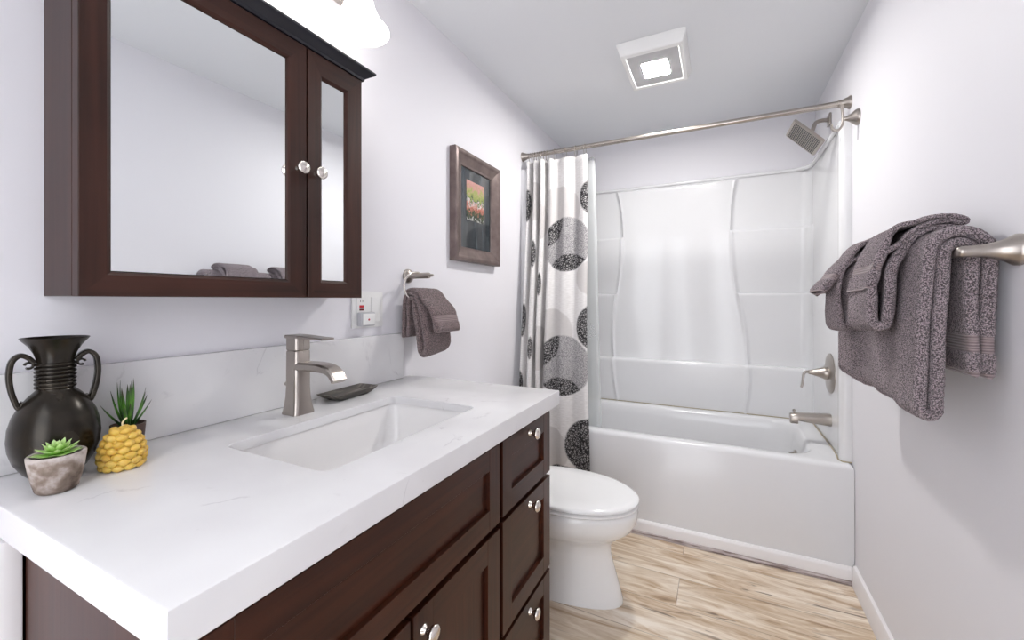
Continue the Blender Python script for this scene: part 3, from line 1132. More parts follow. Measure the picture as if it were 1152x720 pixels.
for h, s in ((0.1545, 0.0195), (0.157, 0.0215), (0.186, 0.0215)):
    rings.append(rrect(FX, FY, s, s, 0.010, HC + h, 5))
loft(bm, rings)
pts = [(FX - 0.0215, FY, HC + 0.1885), (FX + 0.02, FY, HC + 0.1888), (FX + 0.06, FY, HC + 0.187), (FX + 0.105, FY, HC + 0.186)]
sweep_rect(bm, pts, lambda q: 0.0215 - 0.004 * q, lambda q: 0.0042 - 0.0018 * q, (0, 1, 0))
obj('lever', bm, M_nickel, t, 40)
bm = bmesh.new()
lathe(bm, [(0.0028, 0.0), (0.0028, 0.014), (0.0055, 0.016), (0.0055, 0.024), (0.003, 0.026)], (FX - 0.0216, FY, HC + 0.062), (-1, 0, 0.3), 12)
obj('lift_rod_knob', bm, M_nickel, t)

# ------------------------------------------------------------------ soap dish
m, nt, b = new_mat('striped dark stone')
tc = N(nt, 'ShaderNodeTexCoord')
mp = N(nt, 'ShaderNodeMapping')
mp.inputs['Scale'].default_value = (90, 12, 40)
mp.inputs['Rotation'].default_value = (0, 0, 0.4)
L(nt, tc.outputs['Object'], mp.inputs['Vector'])
nz = N(nt, 'ShaderNodeTexNoise')
nz.inputs['Scale'].default_value = 1
nz.inputs['Detail'].default_value = 6
L(nt, mp.outputs[0], nz.inputs['Vector'])
L(nt, ramp(nt, nz.outputs[0], [(0.3, (0.020, 0.017, 0.013)), (0.5, (0.060, 0.050, 0.040)), (0.7, (0.22, 0.19, 0.16))]), b.inputs['Base Color'])
b.inputs['Roughness'].default_value = 0.35
bm = bmesh.new()
ca, sa = cos(radians(4)), sin(radians(4))
DXc, DYc = 0.068, 0.742
def dr(hx, hy, r, z, bend=0.0):
    out = []
    for p in rrect(0, 0, hx, hy, r, z, 5):
        zz_ = p.z + bend * ((p.y / 0.09) ** 2)
        out.append(Vector((DXc + p.x * ca - p.y * sa, DYc + p.x * sa + p.y * ca, zz_)))
    return out
rings = [dr(0.026, 0.058, 0.010, HC + 0.0006), dr(0.031, 0.066, 0.012, HC + 0.004, 0.002), dr(0.038, 0.084, 0.010, HC + 0.013, 0.005), dr(0.0385, 0.085, 0.010, HC + 0.015, 0.005), dr(0.035, 0.081, 0.008, HC + 0.0155, 0.005), dr(0.027, 0.066, 0.010, HC + 0.0095, 0.003), dr(0.020, 0.055, 0.008, HC + 0.0085, 0.001)]
loft(bm, rings)
tag(obj('soap_dish', bm, m, None, 40), 'dark striped stone soap dish on the countertop beside the faucet', 'soap dish')

# ------------------------------------------------------------------ vase
VX, VYc = 0.0755, 0.145
t = thing('vase', 'black bronze two-handled vase with a ribbed neck at the backsplash', 'vase', (VX, VYc, HC))
vd = Vector((VX - 1.0275, VYc + 0.128, 0)).normalized()
bm = bmesh.new()
prof = [(0.002, 0.0008), (0.026, 0.0008), (0.030, 0.003), (0.036, 0.010), (0.046, 0.028), (0.0508, 0.046), (0.0522, 0.062), (0.0510, 0.080), (0.0465, 0.098), (0.0385, 0.115), (0.0300, 0.127), (0.0232, 0.1345), (0.0212, 0.1375),
        (0.0205, 0.150), (0.0205, 0.178), (0.0212, 0.184), (0.0240, 0.194), (0.0300, 0.206), (0.0375, 0.2155), (0.0392, 0.2180), (0.0385, 0.2188), (0.0365, 0.2165), (0.028, 0.205), (0.021, 0.192), (0.018, 0.178), (0.018, 0.14)]
lathe(bm, prof, (VX, VYc, HC), (0, 0, 1), 64, True, True)
obj('vase_body', bm, M_bronze, t, 50)
bm = bmesh.new()
for k in range(7):
    z = HC + 0.1405 + k * 0.0060
    pts = [Vector((VX + 0.0212 * cos(2 * pi * i / 40), VYc + 0.0212 * sin(2 * pi * i / 40), z)) for i in range(40)]
    tube(bm, pts, 0.0027, 8, closed=True)
obj('neck_ribs', bm, M_bronze, t, 60)
hd_ = Vector((-vd.y, vd.x, 0))
if hd_.y < 0:
    hd_ = -hd_
hd_ = (hd_ + Vector((-0.10, 0, 0))).normalized()
for s in (-1, 1):
    bm = bmesh.new()
    prof = [(0.0225, 0.1800), (0.030, 0.1895), (0.038, 0.1925), (0.0455, 0.184), (0.0482, 0.165), (0.0470, 0.145), (0.0435, 0.127), (0.0385, 0.1125), (0.0335, 0.1205)]
    pts = catmull([Vector((VX, VYc, HC + h)) + hd_ * (s * r) for r, h in prof], 7)
    side = Vector((0, 0, 1)).cross(hd_)
    sweep_rect(bm, pts, 0.0085, 0.0034, side)
    curl = [Vector((VX, VYc, HC + 0.1765 + 0.0045 * sin(a))) + hd_ * (s * (0.0285 + 0.0045 * cos(a))) for a in [0.2 + 5.2 * i / 18 for i in range(19)]]
    sweep_rect(bm, curl, 0.0062, 0.0014, side)
    obj('handle', bm, M_bronze, t, 50)

# ------------------------------------------------------------------ succulent in a stone pot
m, nt, b = new_mat('mottled concrete')
tc = N(nt, 'ShaderNodeTexCoord')
nz = N(nt, 'ShaderNodeTexNoise')
nz.inputs['Scale'].default_value = 38
nz.inputs['Detail'].default_value = 7
L(nt, tc.outputs['Object'], nz.inputs['Vector'])
sx = N(nt, 'ShaderNodeSeparateXYZ')
L(nt, tc.outputs['Object'], sx.inputs[0])
mr = N(nt, 'ShaderNodeMapRange')
mr.inputs['From Min'].default_value = 0.0
mr.inputs['From Max'].default_value = 0.05
mr.inputs['To Min'].default_value = -0.16
mr.inputs['To Max'].default_value = 0.10
L(nt, sx.outputs[2], mr.inputs['Value'])
ad = N(nt, 'ShaderNodeMath', operation='ADD')
L(nt, nz.outputs[0], ad.inputs[0])
L(nt, mr.outputs[0], ad.inputs[1])
L(nt, ramp(nt, ad.outputs[0], [(0.30, (0.07, 0.045, 0.03)), (0.47, (0.24, 0.185, 0.15)), (0.62, (0.52, 0.46, 0.43))]), b.inputs['Base Color'])
b.inputs['Roughness'].default_value = 0.85
bump(nt, nz.outputs[0], b, 0.3, 0.003)
M_conc = m
PX, PY = 0.160, 0.122
t = thing('succulent_pot', 'mottled stone pot with a pale green rosette succulent, front of the vase', 'potted plant', (PX, PY, HC))
bm = bmesh.new()
lathe(bm, [(0.002, 0.0006), (0.0195, 0.0006), (0.0225, 0.004), (0.0260, 0.018), (0.0290, 0.034), (0.0310, 0.050), (0.0312, 0.0535), (0.0300, 0.0550), (0.0272, 0.0548), (0.0262, 0.052), (0.0250, 0.044), (0.003, 0.044)], (PX, PY, HC), (0, 0, 1), 40)
obj('pot', bm, M_conc, t, 50)
bm = bmesh.new()
lathe(bm, [(0.003, 0.0442), (0.0248, 0.0442), (0.0255, 0.048), (0.020, 0.0495), (0.003, 0.0505)], (PX, PY, HC), (0, 0, 1), 24)
obj('soil', bm, plain('dark soil', (0.035, 0.028, 0.02), 0.9, var=0.5, scale=300), t)
m, nt, b = new_mat('succulent green')
uv = N(nt, 'ShaderNodeUVMap')
sx = N(nt, 'ShaderNodeSeparateXYZ')
L(nt, uv.outputs[0], sx.inputs[0])
L(nt, ramp(nt, sx.outputs[0], [(0.0, (0.10, 0.30, 0.02)), (0.45, (0.30, 0.58, 0.09)), (1.0, (0.62, 0.80, 0.38))]), b.inputs['Base Color'])
b.inputs['Roughness'].default_value = 0.45
b.inputs['Subsurface Weight'].default_value = 0.1
b.inputs['Subsurface Radius'].default_value = (0.004, 0.008, 0.002)
M_succ = m
def leaf(bm, uvl, base, azim, elev, length, width, thick, curve=0.0, n=8):
    """pointed fleshy leaf"""
    rings = []
    d0 = Vector((cos(azim), sin(azim), 0))
    sd = Vector((-sin(azim), cos(azim), 0))
    p = Vector(base)
    e = elev
    tt = []
    for i in range(n + 1):
        q = i / n
        w = width * (0.45 + 1.1 * q) * (1 - q ** 2.6) if q < 1 else 0.0
        w = max(w, width * 0.02)
        th = max(thick * (1 - q ** 2) * 0.5, 0.0002)
        dd = d0 * cos(e) + Vector((0, 0, 1)) * sin(e)
        up = -d0 * sin(e) + Vector((0, 0, 1)) * cos(e)
        ring = [p + sd * (w * 0.5), p + sd * (w * 0.22) + up * th * 0.6, p - sd * (w * 0.22) + up * th * 0.6, p - sd * (w * 0.5), p - sd * (w * 0.22) - up * th, p + sd * (w * 0.22) - up * th]
        rings.append(ring)
        tt.append(q)
        p = p + dd * (length / n)
        e += curve / n
    vr = [[bm.verts.new(x) for x in r] for r in rings]
    k = 6
    for i in range(n):
        for j in range(k):
            f = bm.faces.new((vr[i][j], vr[i][(j + 1) % k], vr[i + 1][(j + 1) % k], vr[i + 1][j]))
            for lp, q in zip(f.loops, (tt[i], tt[i], tt[i + 1], tt[i + 1])):
                lp[uvl].uv = (q, j / k)
    f = bm.faces.new(vr[0])
    for lp in f.loops:
        lp[uvl].uv = (0, 0)
    f = bm.faces.new(list(reversed(vr[-1])))
    for lp in f.loops:
        lp[uvl].uv = (1, 0)
bm = bmesh.new()
uvl = bm.loops.layers.uv.new('UVMap')
for layer, (cnt, el, ln, wd) in enumerate(((11, 0.14, 0.0285, 0.0115), (10, 0.42, 0.0265, 0.011), (8, 0.78, 0.0225, 0.0095), (5, 1.15, 0.0165, 0.007))):
    for k in range(cnt):
        leaf(bm, uvl, (PX, PY, HC + 0.051 + layer * 0.002), 2 * pi * k / cnt + layer * 0.37, el + random.uniform(-.06, .06), ln * random.uniform(.92, 1.06), wd, 0.0045, 0.15)
obj('succulent_rosette', bm, M_succ, t, 50)

# ------------------------------------------------------------------ aloe in a dark pot
AX, AY = 0.058, 0.243
t = thing('aloe_pot', 'small dark pot with a spiky dark green plant behind the yellow candle', 'potted plant', (AX, AY, HC))
bm = bmesh.new()
lathe(bm, [(0.002, 0.0006), (0.0185, 0.0006), (0.0205, 0.003), (0.0232, 0.030), (0.0250, 0.050), (0.0250, 0.052), (0.0228, 0.052), (0.0215, 0.044), (0.002, 0.044)], (AX, AY, HC), (0, 0, 1), 36)
obj('pot', bm, plain('dark brown pot', (0.085, 0.050, 0.042), 0.6, var=0.3, scale=60), t, 40)
bm = bmesh.new()
lathe(bm, [(0.003, 0.0442), (0.0212, 0.0442), (0.0218, 0.047), (0.003, 0.049)], (AX, AY, HC), (0, 0, 1), 24)
obj('soil', bm, plain('pot soil', (0.03, 0.022, 0.018), 0.9, var=0.5, scale=300), t)
m, nt, b = new_mat('aloe green')
uv = N(nt, 'ShaderNodeUVMap')
sx = N(nt, 'ShaderNodeSeparateXYZ')
L(nt, uv.outputs[0], sx.inputs[0])
L(nt, ramp(nt, sx.outputs[0], [(0.0, (0.012, 0.040, 0.008)), (0.30, (0.020, 0.085, 0.012)), (0.55, (0.10, 0.30, 0.03)), (0.80, (0.045, 0.11, 0.025)), (1.0, (0.05, 0.022, 0.02))]), b.inputs['Base Color'])
b.inputs['Roughness'].default_value = 0.4
bm = bmesh.new()
uvl = bm.loops.layers.uv.new('UVMap')
rs = random.Random(3)
for k in range(17):
    az = 2 * pi * k / 17 * 2.0 + rs.uniform(-.3, .3)
    ring_ = k % 3
    el = (1.36, 1.12, 0.86)[ring_] + rs.uniform(-.08, .08)
    ln = (0.086, 0.076, 0.058)[ring_] * rs.uniform(.88, 1.08)
    if -0.02 > AX + cos(az) * ln * cos(el) - 0.045:
        az += pi * 0.8
    leaf(bm, uvl, (AX + 0.004 * cos(az), AY + 0.004 * sin(az), HC + 0.045), az, el, ln, 0.0062, 0.0045, 0.22, 10)
obj('spiky_leaves', bm, m, t, 50)

# ------------------------------------------------------------------ pinecone candle
KX, KY = 0.138, 0.205
t = thing('pinecone_candle', 'yellow pinecone shaped wax candle on the countertop, front of the spiky plant', 'candle', (KX, KY, HC))
m, nt, b = new_mat('yellow wax')
tc = N(nt, 'ShaderNodeTexCoord')
nz = N(nt, 'ShaderNodeTexNoise')
nz.inputs['Scale'].default_value = 60
L(nt, tc.outputs['Object'], nz.inputs['Vector'])
L(nt, ramp(nt, nz.outputs[0], [(0.3, (0.66, 0.40, 0.055)), (0.7, (0.80, 0.56, 0.13))]), b.inputs['Base Color'])
b.inputs['Roughness'].default_value = 0.42
b.inputs['Subsurface Weight'].default_value = 0.25
b.inputs['Subsurface Radius'].default_value = (0.008, 0.004, 0.001)
b.inputs['Subsurface Scale'].default_value = 0.6
bm = bmesh.new()
def cone_r(h):
    pts = [(0.0, 0.0225), (0.006, 0.0265), (0.018, 0.0290), (0.030, 0.0278), (0.044, 0.0235), (0.056, 0.0172), (0.064, 0.0110), (0.069, 0.004), (0.070, 0.001)]
    for (a, ra), (c, rc) in zip(pts, pts[1:]):
        if h <= c:
            return ra + (rc - ra) * (h - a) / (c - a)
    return 0.001
lathe(bm, [(0.001, 0.0006)] + [(cone_r(h) - 0.0015, max(h, 0.0006)) for h in [i * 0.0035 for i in range(21)]], (KX, KY, HC), (0, 0, 1), 40)
rows = 7
for rI in range(rows):
    h = 0.0055 + rI * 0.0093
    rad = cone_r(h)
    cnt = 11 if rI < 5 else (8 if rI == 5 else 5)
    for k in range(cnt):
        a = 2 * pi * (k + 0.5 * (rI % 2)) / cnt
        outv = Vector((cos(a), sin(a), 0))
        c = Vector((KX, KY, HC + h)) + outv * (rad - 0.0018)
        wdt = min(0.0098, 2 * pi * rad / cnt * 0.60)
        res = bmesh.ops.create_icosphere(bm, subdivisions=2, radius=1.0)
        sd = Vector((-sin(a), cos(a), 0))
        up = Vector((0, 0, 1))
        for v in res['verts']:
            q = v.co.copy()
            k2 = 1.0 - 0.35 * abs(q.z)
            v.co = c + sd * (q.x * wdt * k2) + outv * (q.y * 0.0066) + up * (q.z * 0.0066 + 0.0012 * q.y)
            v.co.z = max(v.co.z, HC + 0.0006)
obj('wax_body', bm, m, t, 60)
bm = bmesh.new()
tube(bm, catmull([(KX, KY, HC + 0.068), (KX, KY, HC + 0.074), (KX + 0.002, KY + 0.002, HC + 0.079), (KX + 0.003, KY + 0.005, HC + 0.081)], 5), 0.0014, 8)
obj('wick', bm, plain('cream wick', (0.75, 0.66, 0.42), 0.8), t)

# ------------------------------------------------------------------ mirrored medicine cabinet
MZ0, MZ1 = 1.168, 1.772
MY0, MY1 = 0.152, 0.727
t = thing('medicine_cabinet', 'dark walnut mirrored cabinet with two doors on the wall above the sink', 'medicine cabinet', (0, (MY0 + MY1) / 2, MZ0))
bm = bmesh.new()
box(bm, 0.0006, 0.112, MY0, MY1, MZ0 + 0.0005, MZ1, 0.001, 1)
obj('cabinet_box', bm, M_wal, t, 0)
XM0, XM1 = 0.1145, 0.136
def mirror_door(y0, y1, oy0, oy1, oz0, oz1, ky):
    z0, z1 = MZ0, MZ1
    bm = bmesh.new()
    def ringr(x, a0, a1, b0, b1):
        return [Vector((x, a0, b0)), Vector((x, a1, b0)), Vector((x, a1, b1)), Vector((x, a0, b1))]
    def addr(ra):
        return [bm.verts.new(p) for p in ra]
    seq = [ringr(XM0, y0, y1, z0, z1), ringr(XM1 - 0.0012, y0, y1, z0, z1), ringr(XM1, y0 + .0012, y1 - .0012, z0 + .0012, z1 - .0012), ringr(XM1 - 0.001, oy0 - 0.007, oy1 + 0.007, oz0 - 0.007, oz1 + 0.007), ringr(XM1 - 0.0045, oy0 - 0.002, oy1 + 0.002, oz0 - 0.002, oz1 + 0.002), ringr(XM1 - 0.0105, oy0, oy1, oz0, oz1), ringr(XM0, oy0, oy1, oz0, oz1)]
    vr = [addr(r) for r in seq]
    for i in range(len(vr)):
        a, c = vr[i], vr[(i + 1) % len(vr)]
        for j in range(4):
            f = bm.faces.new((a[j], a[(j + 1) % 4], c[(j + 1) % 4], c[j]))
            f.material_index = 1 if j in (0, 2) else 0
    d = obj('door', bm, [M_wal, M_wal_y], t, 0)
    bm = bmesh.new()
    box(bm, XM0 + 0.002, XM1 - 0.0085, oy0 + 0.0004, oy1 - 0.0004, oz0 + 0.0004, oz1 - 0.0004)
    obj('mirror', bm, M_mirror, d, 0)
    bm = bmesh.new()
    lathe(bm, [(0.0075, 0.0003), (0.0065, 0.004), (0.0055, 0.010), (0.0085, 0.014), (0.0135, 0.017), (0.0150, 0.021), (0.0140, 0.0245), (0.0105, 0.0265), (0.0085, 0.0262), (0.0065, 0.0275), (0.002, 0.029)], (XM1, ky, 1.473), (1, 0, 0), 28)
    obj('knob', bm, M_pearl, d, 60)
mirror_door(MY0, 0.5525, 0.1935, 0.5035, 1.210, 1.722, 0.530)
mirror_door(0.5570, MY1 - 0.001, 0.6005, 0.6715, 1.212, 1.716, 0.579)
bm = bmesh.new()
prof = [(0.0, 0.0005), (0.001, 0.0), (0.006, 0.001), (0.006, 0.007), (0.012, 0.009), (0.024, 0.020), (0.027, 0.021), (0.027, 0.029), (0.0, 0.029)]
def crown_ring(off, h):
    # three sided moulding: left, front, right
    x = 0.1365 + off
    return [Vector((0.0008, MY0 - off, MZ1 + h)), Vector((x, MY0 - off, MZ1 + h)), Vector((x, MY1 + off, MZ1 + h)), Vector((0.0008, MY1 + off, MZ1 + h))]
loft(bm, [crown_ring(o_, h_ + 0.0004) for o_, h_ in ((0.0, 0.0), (0.004, 0.0), (0.005, 0.006), (0.009, 0.0085), (0.0155, 0.0135), (0.0225, 0.0185), (0.0265, 0.0205), (0.0265, 0.0255), (0.024, 0.028))])
obj('crown_moulding', bm, M_black, t, 20)

# ------------------------------------------------------------------ vanity light
t = thing('vanity_light', 'vanity wall light with glowing white bell glass shades above the mirrored cabinet', 'wall lamp', (0, 0.50, 2.02))
bm = bmesh.new()
box(bm, 0.0006, 0.022, 0.20, 0.78, 2.050, 2.115, 0.006, 2)
obj('wall_plate', bm, M_nickel, t)
M_shade = emitter('lit frosted glass', (1.0, 0.96, 0.93), SHADE_EMIT)
for sy in (0.265, 0.485, 0.705):  # off-frame shades are unseen, added for the light they give
    bm = bmesh.new()
    tube(bm, catmull([(0.021, sy, 2.082), (0.07, sy, 2.092), (0.12, sy, 2.084), (0.147, sy, 2.062), (0.150, sy, 2.022)], 6), 0.008, 12)
    lathe(bm, [(0.014, 0.0), (0.024, -0.004), (0.026, -0.022), (0.022, -0.024)], (0.150, sy, 2.024), (0, 0, 1), 24)
    obj('lamp_arm', bm, M_nickel, t, 50)
    bm = bmesh.new()
    zb_ = 1.897
    outp = [(0.022, 0.112), (0.028, 0.106), (0.033, 0.094), (0.036, 0.078), (0.041, 0.060), (0.050, 0.040), (0.061, 0.022), (0.071, 0.010), (0.0775, 0.004), (0.0785, 0.001), (0.0765, 0.0)]
    inp = [(0.0735, 0.003), (0.066, 0.011), (0.056, 0.023), (0.045, 0.041), (0.036, 0.061), (0.031, 0.079), (0.027, 0.094), (0.018, 0.108)]
    lathe(bm, outp + inp, (0.150, sy, zb_), (0, 0, 1), 48, False, False)
    obj('glass_shade', bm, M_shade, t, 60)

# ------------------------------------------------------------------ ceiling fan light
t = thing('ceiling_fan_light', 'square white bathroom fan light on the ceiling before the tub', 'ceiling light', (0.767, 1.87, H))
LX0, LX1, LY0, LY1 = 0.628, 0.908, 1.690, 2.055
bm = bmesh.new()
cx, cy = (LX0 + LX1) / 2, (LY0 + LY1) / 2
hx, hy = (LX1 - LX0) / 2, (LY1 - LY0) / 2
rings = [rrect(cx, cy, hx, hy, 0.006, H - 0.0006), rrect(cx, cy, hx, hy, 0.006, H - 0.010), rrect(cx, cy, hx - 0.012, hy - 0.016, 0.010, H - 0.048), rrect(cx, cy, hx - 0.016, hy - 0.020, 0.010, H - 0.051), rrect(cx, cy, hx - 0.030, hy - 0.040, 0.010, H - 0.051), rrect(cx, cy, hx - 0.032, hy - 0.042, 0.010, H - 0.0495), rrect(cx, cy, hx - 0.034, hy - 0.044, 0.010, H - 0.046)]
loft(bm, rings)
obj('housing', bm, M_plastic, t, 30)
bm = bmesh.new()
loft(bm, [rrect(cx, cy, hx - 0.0345, hy - 0.0445, 0.010, H - 0.0458), rrect(cx, cy, hx - 0.0345, hy - 0.0445, 0.010, H - 0.0466)])
obj('reflector', bm, plain('grey reflector', (0.50, 0.50, 0.51), 0.35, var=0.1), t, 30)
bm = bmesh.new()
loft(bm, [rrect(cx, cy + 0.006, 0.055, 0.066, 0.010, H - 0.0467), rrect(cx, cy + 0.006, 0.055, 0.066, 0.010, H - 0.0472)])
obj('light_lens', bm, emitter('fan lamp lens', (1.0, 0.98, 0.95), FAN_EMIT), t)

# ------------------------------------------------------------------ outlet with plug-in night light
t = thing('wall_outlet', 'white wide outlet plate with red reset buttons below the mirrored cabinet', 'outlet', (0, 0.88, 1.13))
bm = bmesh.new()
box(bm, 0.0006, 0.006, 0.812, 0.944, 1.073, 1.190, 0.002, 2)
obj('plate', bm, M_plastic, t)
bm = bmesh.new()
box(bm, 0.006, 0.0085, 0.828, 0.866, 1.090, 1.173, 0.001, 1)
rc = obj('receptacle', bm, M_plastic, t)
bm = bmesh.new()
box(bm, 0.0085, 0.0100, 0.838, 0.856, 1.1375, 1.1455, 0.0005, 1)
obj('reset_button', bm, M_red, rc)
bm = bmesh.new()
box(bm, 0.0085, 0.0100, 0.838, 0.856, 1.1285, 1.1345, 0.0005, 1)
obj('test_button', bm, plain('dark red button', (0.16, 0.01, 0.012), 0.4), rc)
bm = bmesh.new()
for y_ in (0.842, 0.851):
    box(bm, 0.0082, 0.0088, y_, y_ + 0.0018, 1.155, 1.163)
obj('socket_slots', bm, M_dark, rc, 0)
bm = bmesh.new()
box(bm, 0.006, 0.0085, 0.890, 0.928, 1.090, 1.173, 0.001, 1)
rc = obj('rocker_switch', bm, M_plastic, t)
t = thing('night_light', 'square white plug-in night light on the outlet plate', 'night light', (0.0090, 0.85, 1.10))
bm = bmesh.new()
box(bm, 0.0090, 0.030, 0.826, 0.886, 1.079, 1.123, 0.004, 2)
bd = obj('body', bm, plain('grey plastic', (0.52, 0.52, 0.55), 0.4), t)
bm = bmesh.new()
box(bm, 0.0300, 0.033, 0.831, 0.881, 1.083, 1.119, 0.002, 2)
fc = obj('front_panel', bm, M_plastic, bd)
bm = bmesh.new()
lathe(bm, [(0.0034, 0), (0.003, 0.001)], (0.033, 0.855, 1.100), (1, 0, 0), 16)
obj('sensor_dot', bm, M_red, bd)

# ------------------------------------------------------------------ framed picture
t = thing('picture_frame', 'bronze framed dark picture with a small colourful print on the left wall', 'picture', (0, 1.54, 1.58))
m, nt, b = new_mat('bronze frame')
tc = N(nt, 'ShaderNodeTexCoord')
nz = N(nt, 'ShaderNodeTexNoise')
nz.inputs['Scale'].default_value = 22
nz.inputs['Detail'].default_value = 5
L(nt, tc.outputs['Object'], nz.inputs['Vector'])
L(nt, ramp(nt, nz.outputs[0], [(0.3, (0.13, 0.095, 0.088)), (0.7, (0.22, 0.170, 0.158))]), b.inputs['Base Color'])
b.inputs['Roughness'].default_value = 0.38
b.inputs['Metallic'].default_value = 0.45
PY0, PY1, PZ0, PZ1 = 1.342, 1.740, 1.332, 1.820
bm = bmesh.new()
seq = [(0.0, 0.0008), (0.0, 0.030), (0.003, 0.034), (0.014, 0.036), (0.020, 0.034), (0.026, 0.030), (0.052, 0.020), (0.060, 0.018), (0.064, 0.0175), (0.066, 0.012), (0.066, 0.0008)]
loft(bm, [[Vector((x, PY0 + d_, PZ0 + d_)), Vector((x, PY1 - d_, PZ0 + d_)), Vector((x, PY1 - d_, PZ1 - d_)), Vector((x, PY0 + d_, PZ1 - d_))] for d_, x in seq], closed=True)
obj('frame', bm, m, t, 12)
bm = nbox(0.0012, 0.0112, PY0 + 0.0665, PY1 - 0.0665, PZ0 + 0.0665, PZ1 - 0.0665)
m, nt, b = new_mat('dark mat board')
tc = N(nt, 'ShaderNodeTexCoord')
mp = N(nt, 'ShaderNodeMapping')
mp.inputs['Scale'].default_value = (1, 26, 3)
L(nt, tc.outputs['Object'], mp.inputs['Vector'])
nz = N(nt, 'ShaderNodeTexNoise')
nz.inputs['Scale'].default_value = 1.2
L(nt, mp.outputs[0], nz.inputs['Vector'])
L(nt, ramp(nt, nz.outputs[0], [(0.4, (0.012, 0.018, 0.022)), (0.75, (0.055, 0.07, 0.08))]), b.inputs['Base Color'])
b.inputs['Roughness'].default_value = 0.12
b.inputs['Coat Weight'].default_value = 0.6
mt = obj('mat_board', bm, m, t, 0)
m, nt, b = new_mat('abstract print')
tc = N(nt, 'ShaderNodeTexCoord')
sx = N(nt, 'ShaderNodeSeparateXYZ')
L(nt, tc.outputs['Object'], sx.inputs[0])
nz = N(nt, 'ShaderNodeTexNoise')
nz.inputs['Scale'].default_value = 55
nz.inputs['Distortion'].default_value = 0.8
nz.inputs['Detail'].default_value = 5
L(nt, tc.outputs['Object'], nz.inputs['Vector'])
mr = N(nt, 'ShaderNodeMapRange')
mr.inputs['From Min'].default_value = -0.055
mr.inputs['From Max'].default_value = 0.125
mr.inputs['To Max'].default_value = 0.68
L(nt, sx.outputs[2], mr.inputs['Value'])
ad = N(nt, 'ShaderNodeMath', operation='MULTIPLY_ADD')
ad.inputs[1].default_value = 0.55
L(nt, nz.outputs[0], ad.inputs[0])
L(nt, mr.outputs[0], ad.inputs[2])
L(nt, ramp(nt, ad.outputs[0], [(0.24, (0.45, 0.45, 0.42)), (0.30, (0.02, 0.03, 0.02)), (0.41, (0.06, 0.08, 0.04)), (0.46, (0.42, 0.14, 0.10)), (0.56, (0.48, 0.23, 0.18)), (0.585, (0.72, 0.68, 0.64)), (0.62, (0.05, 0.06, 0.04)), (0.67, (0.25, 0.31, 0.08)), (0.80, (0.36, 0.36, 0.13)), (0.85, (0.50, 0.26, 0.22)), (0.97, (0.56, 0.30, 0.26))]), b.inputs['Base Color'])
b.inputs['Roughness'].default_value = 0.2
bm = nbox(0.0112, 0.0122, 1.458, 1.612, 1.525, 1.705)
obj('print', bm, m, mt, 0)

# ------------------------------------------------------------------ towels
def arc(c, r, a0, a1, n):
    """angles in degrees measured from straight up, positive towards the room (front)"""
    out = []
    for i in range(n + 1):
        a = radians(a0 + (a1 - a0) * i / n)
        out.append((c[0] + r * sin(a), c[1] + r * cos(a)))
    return out

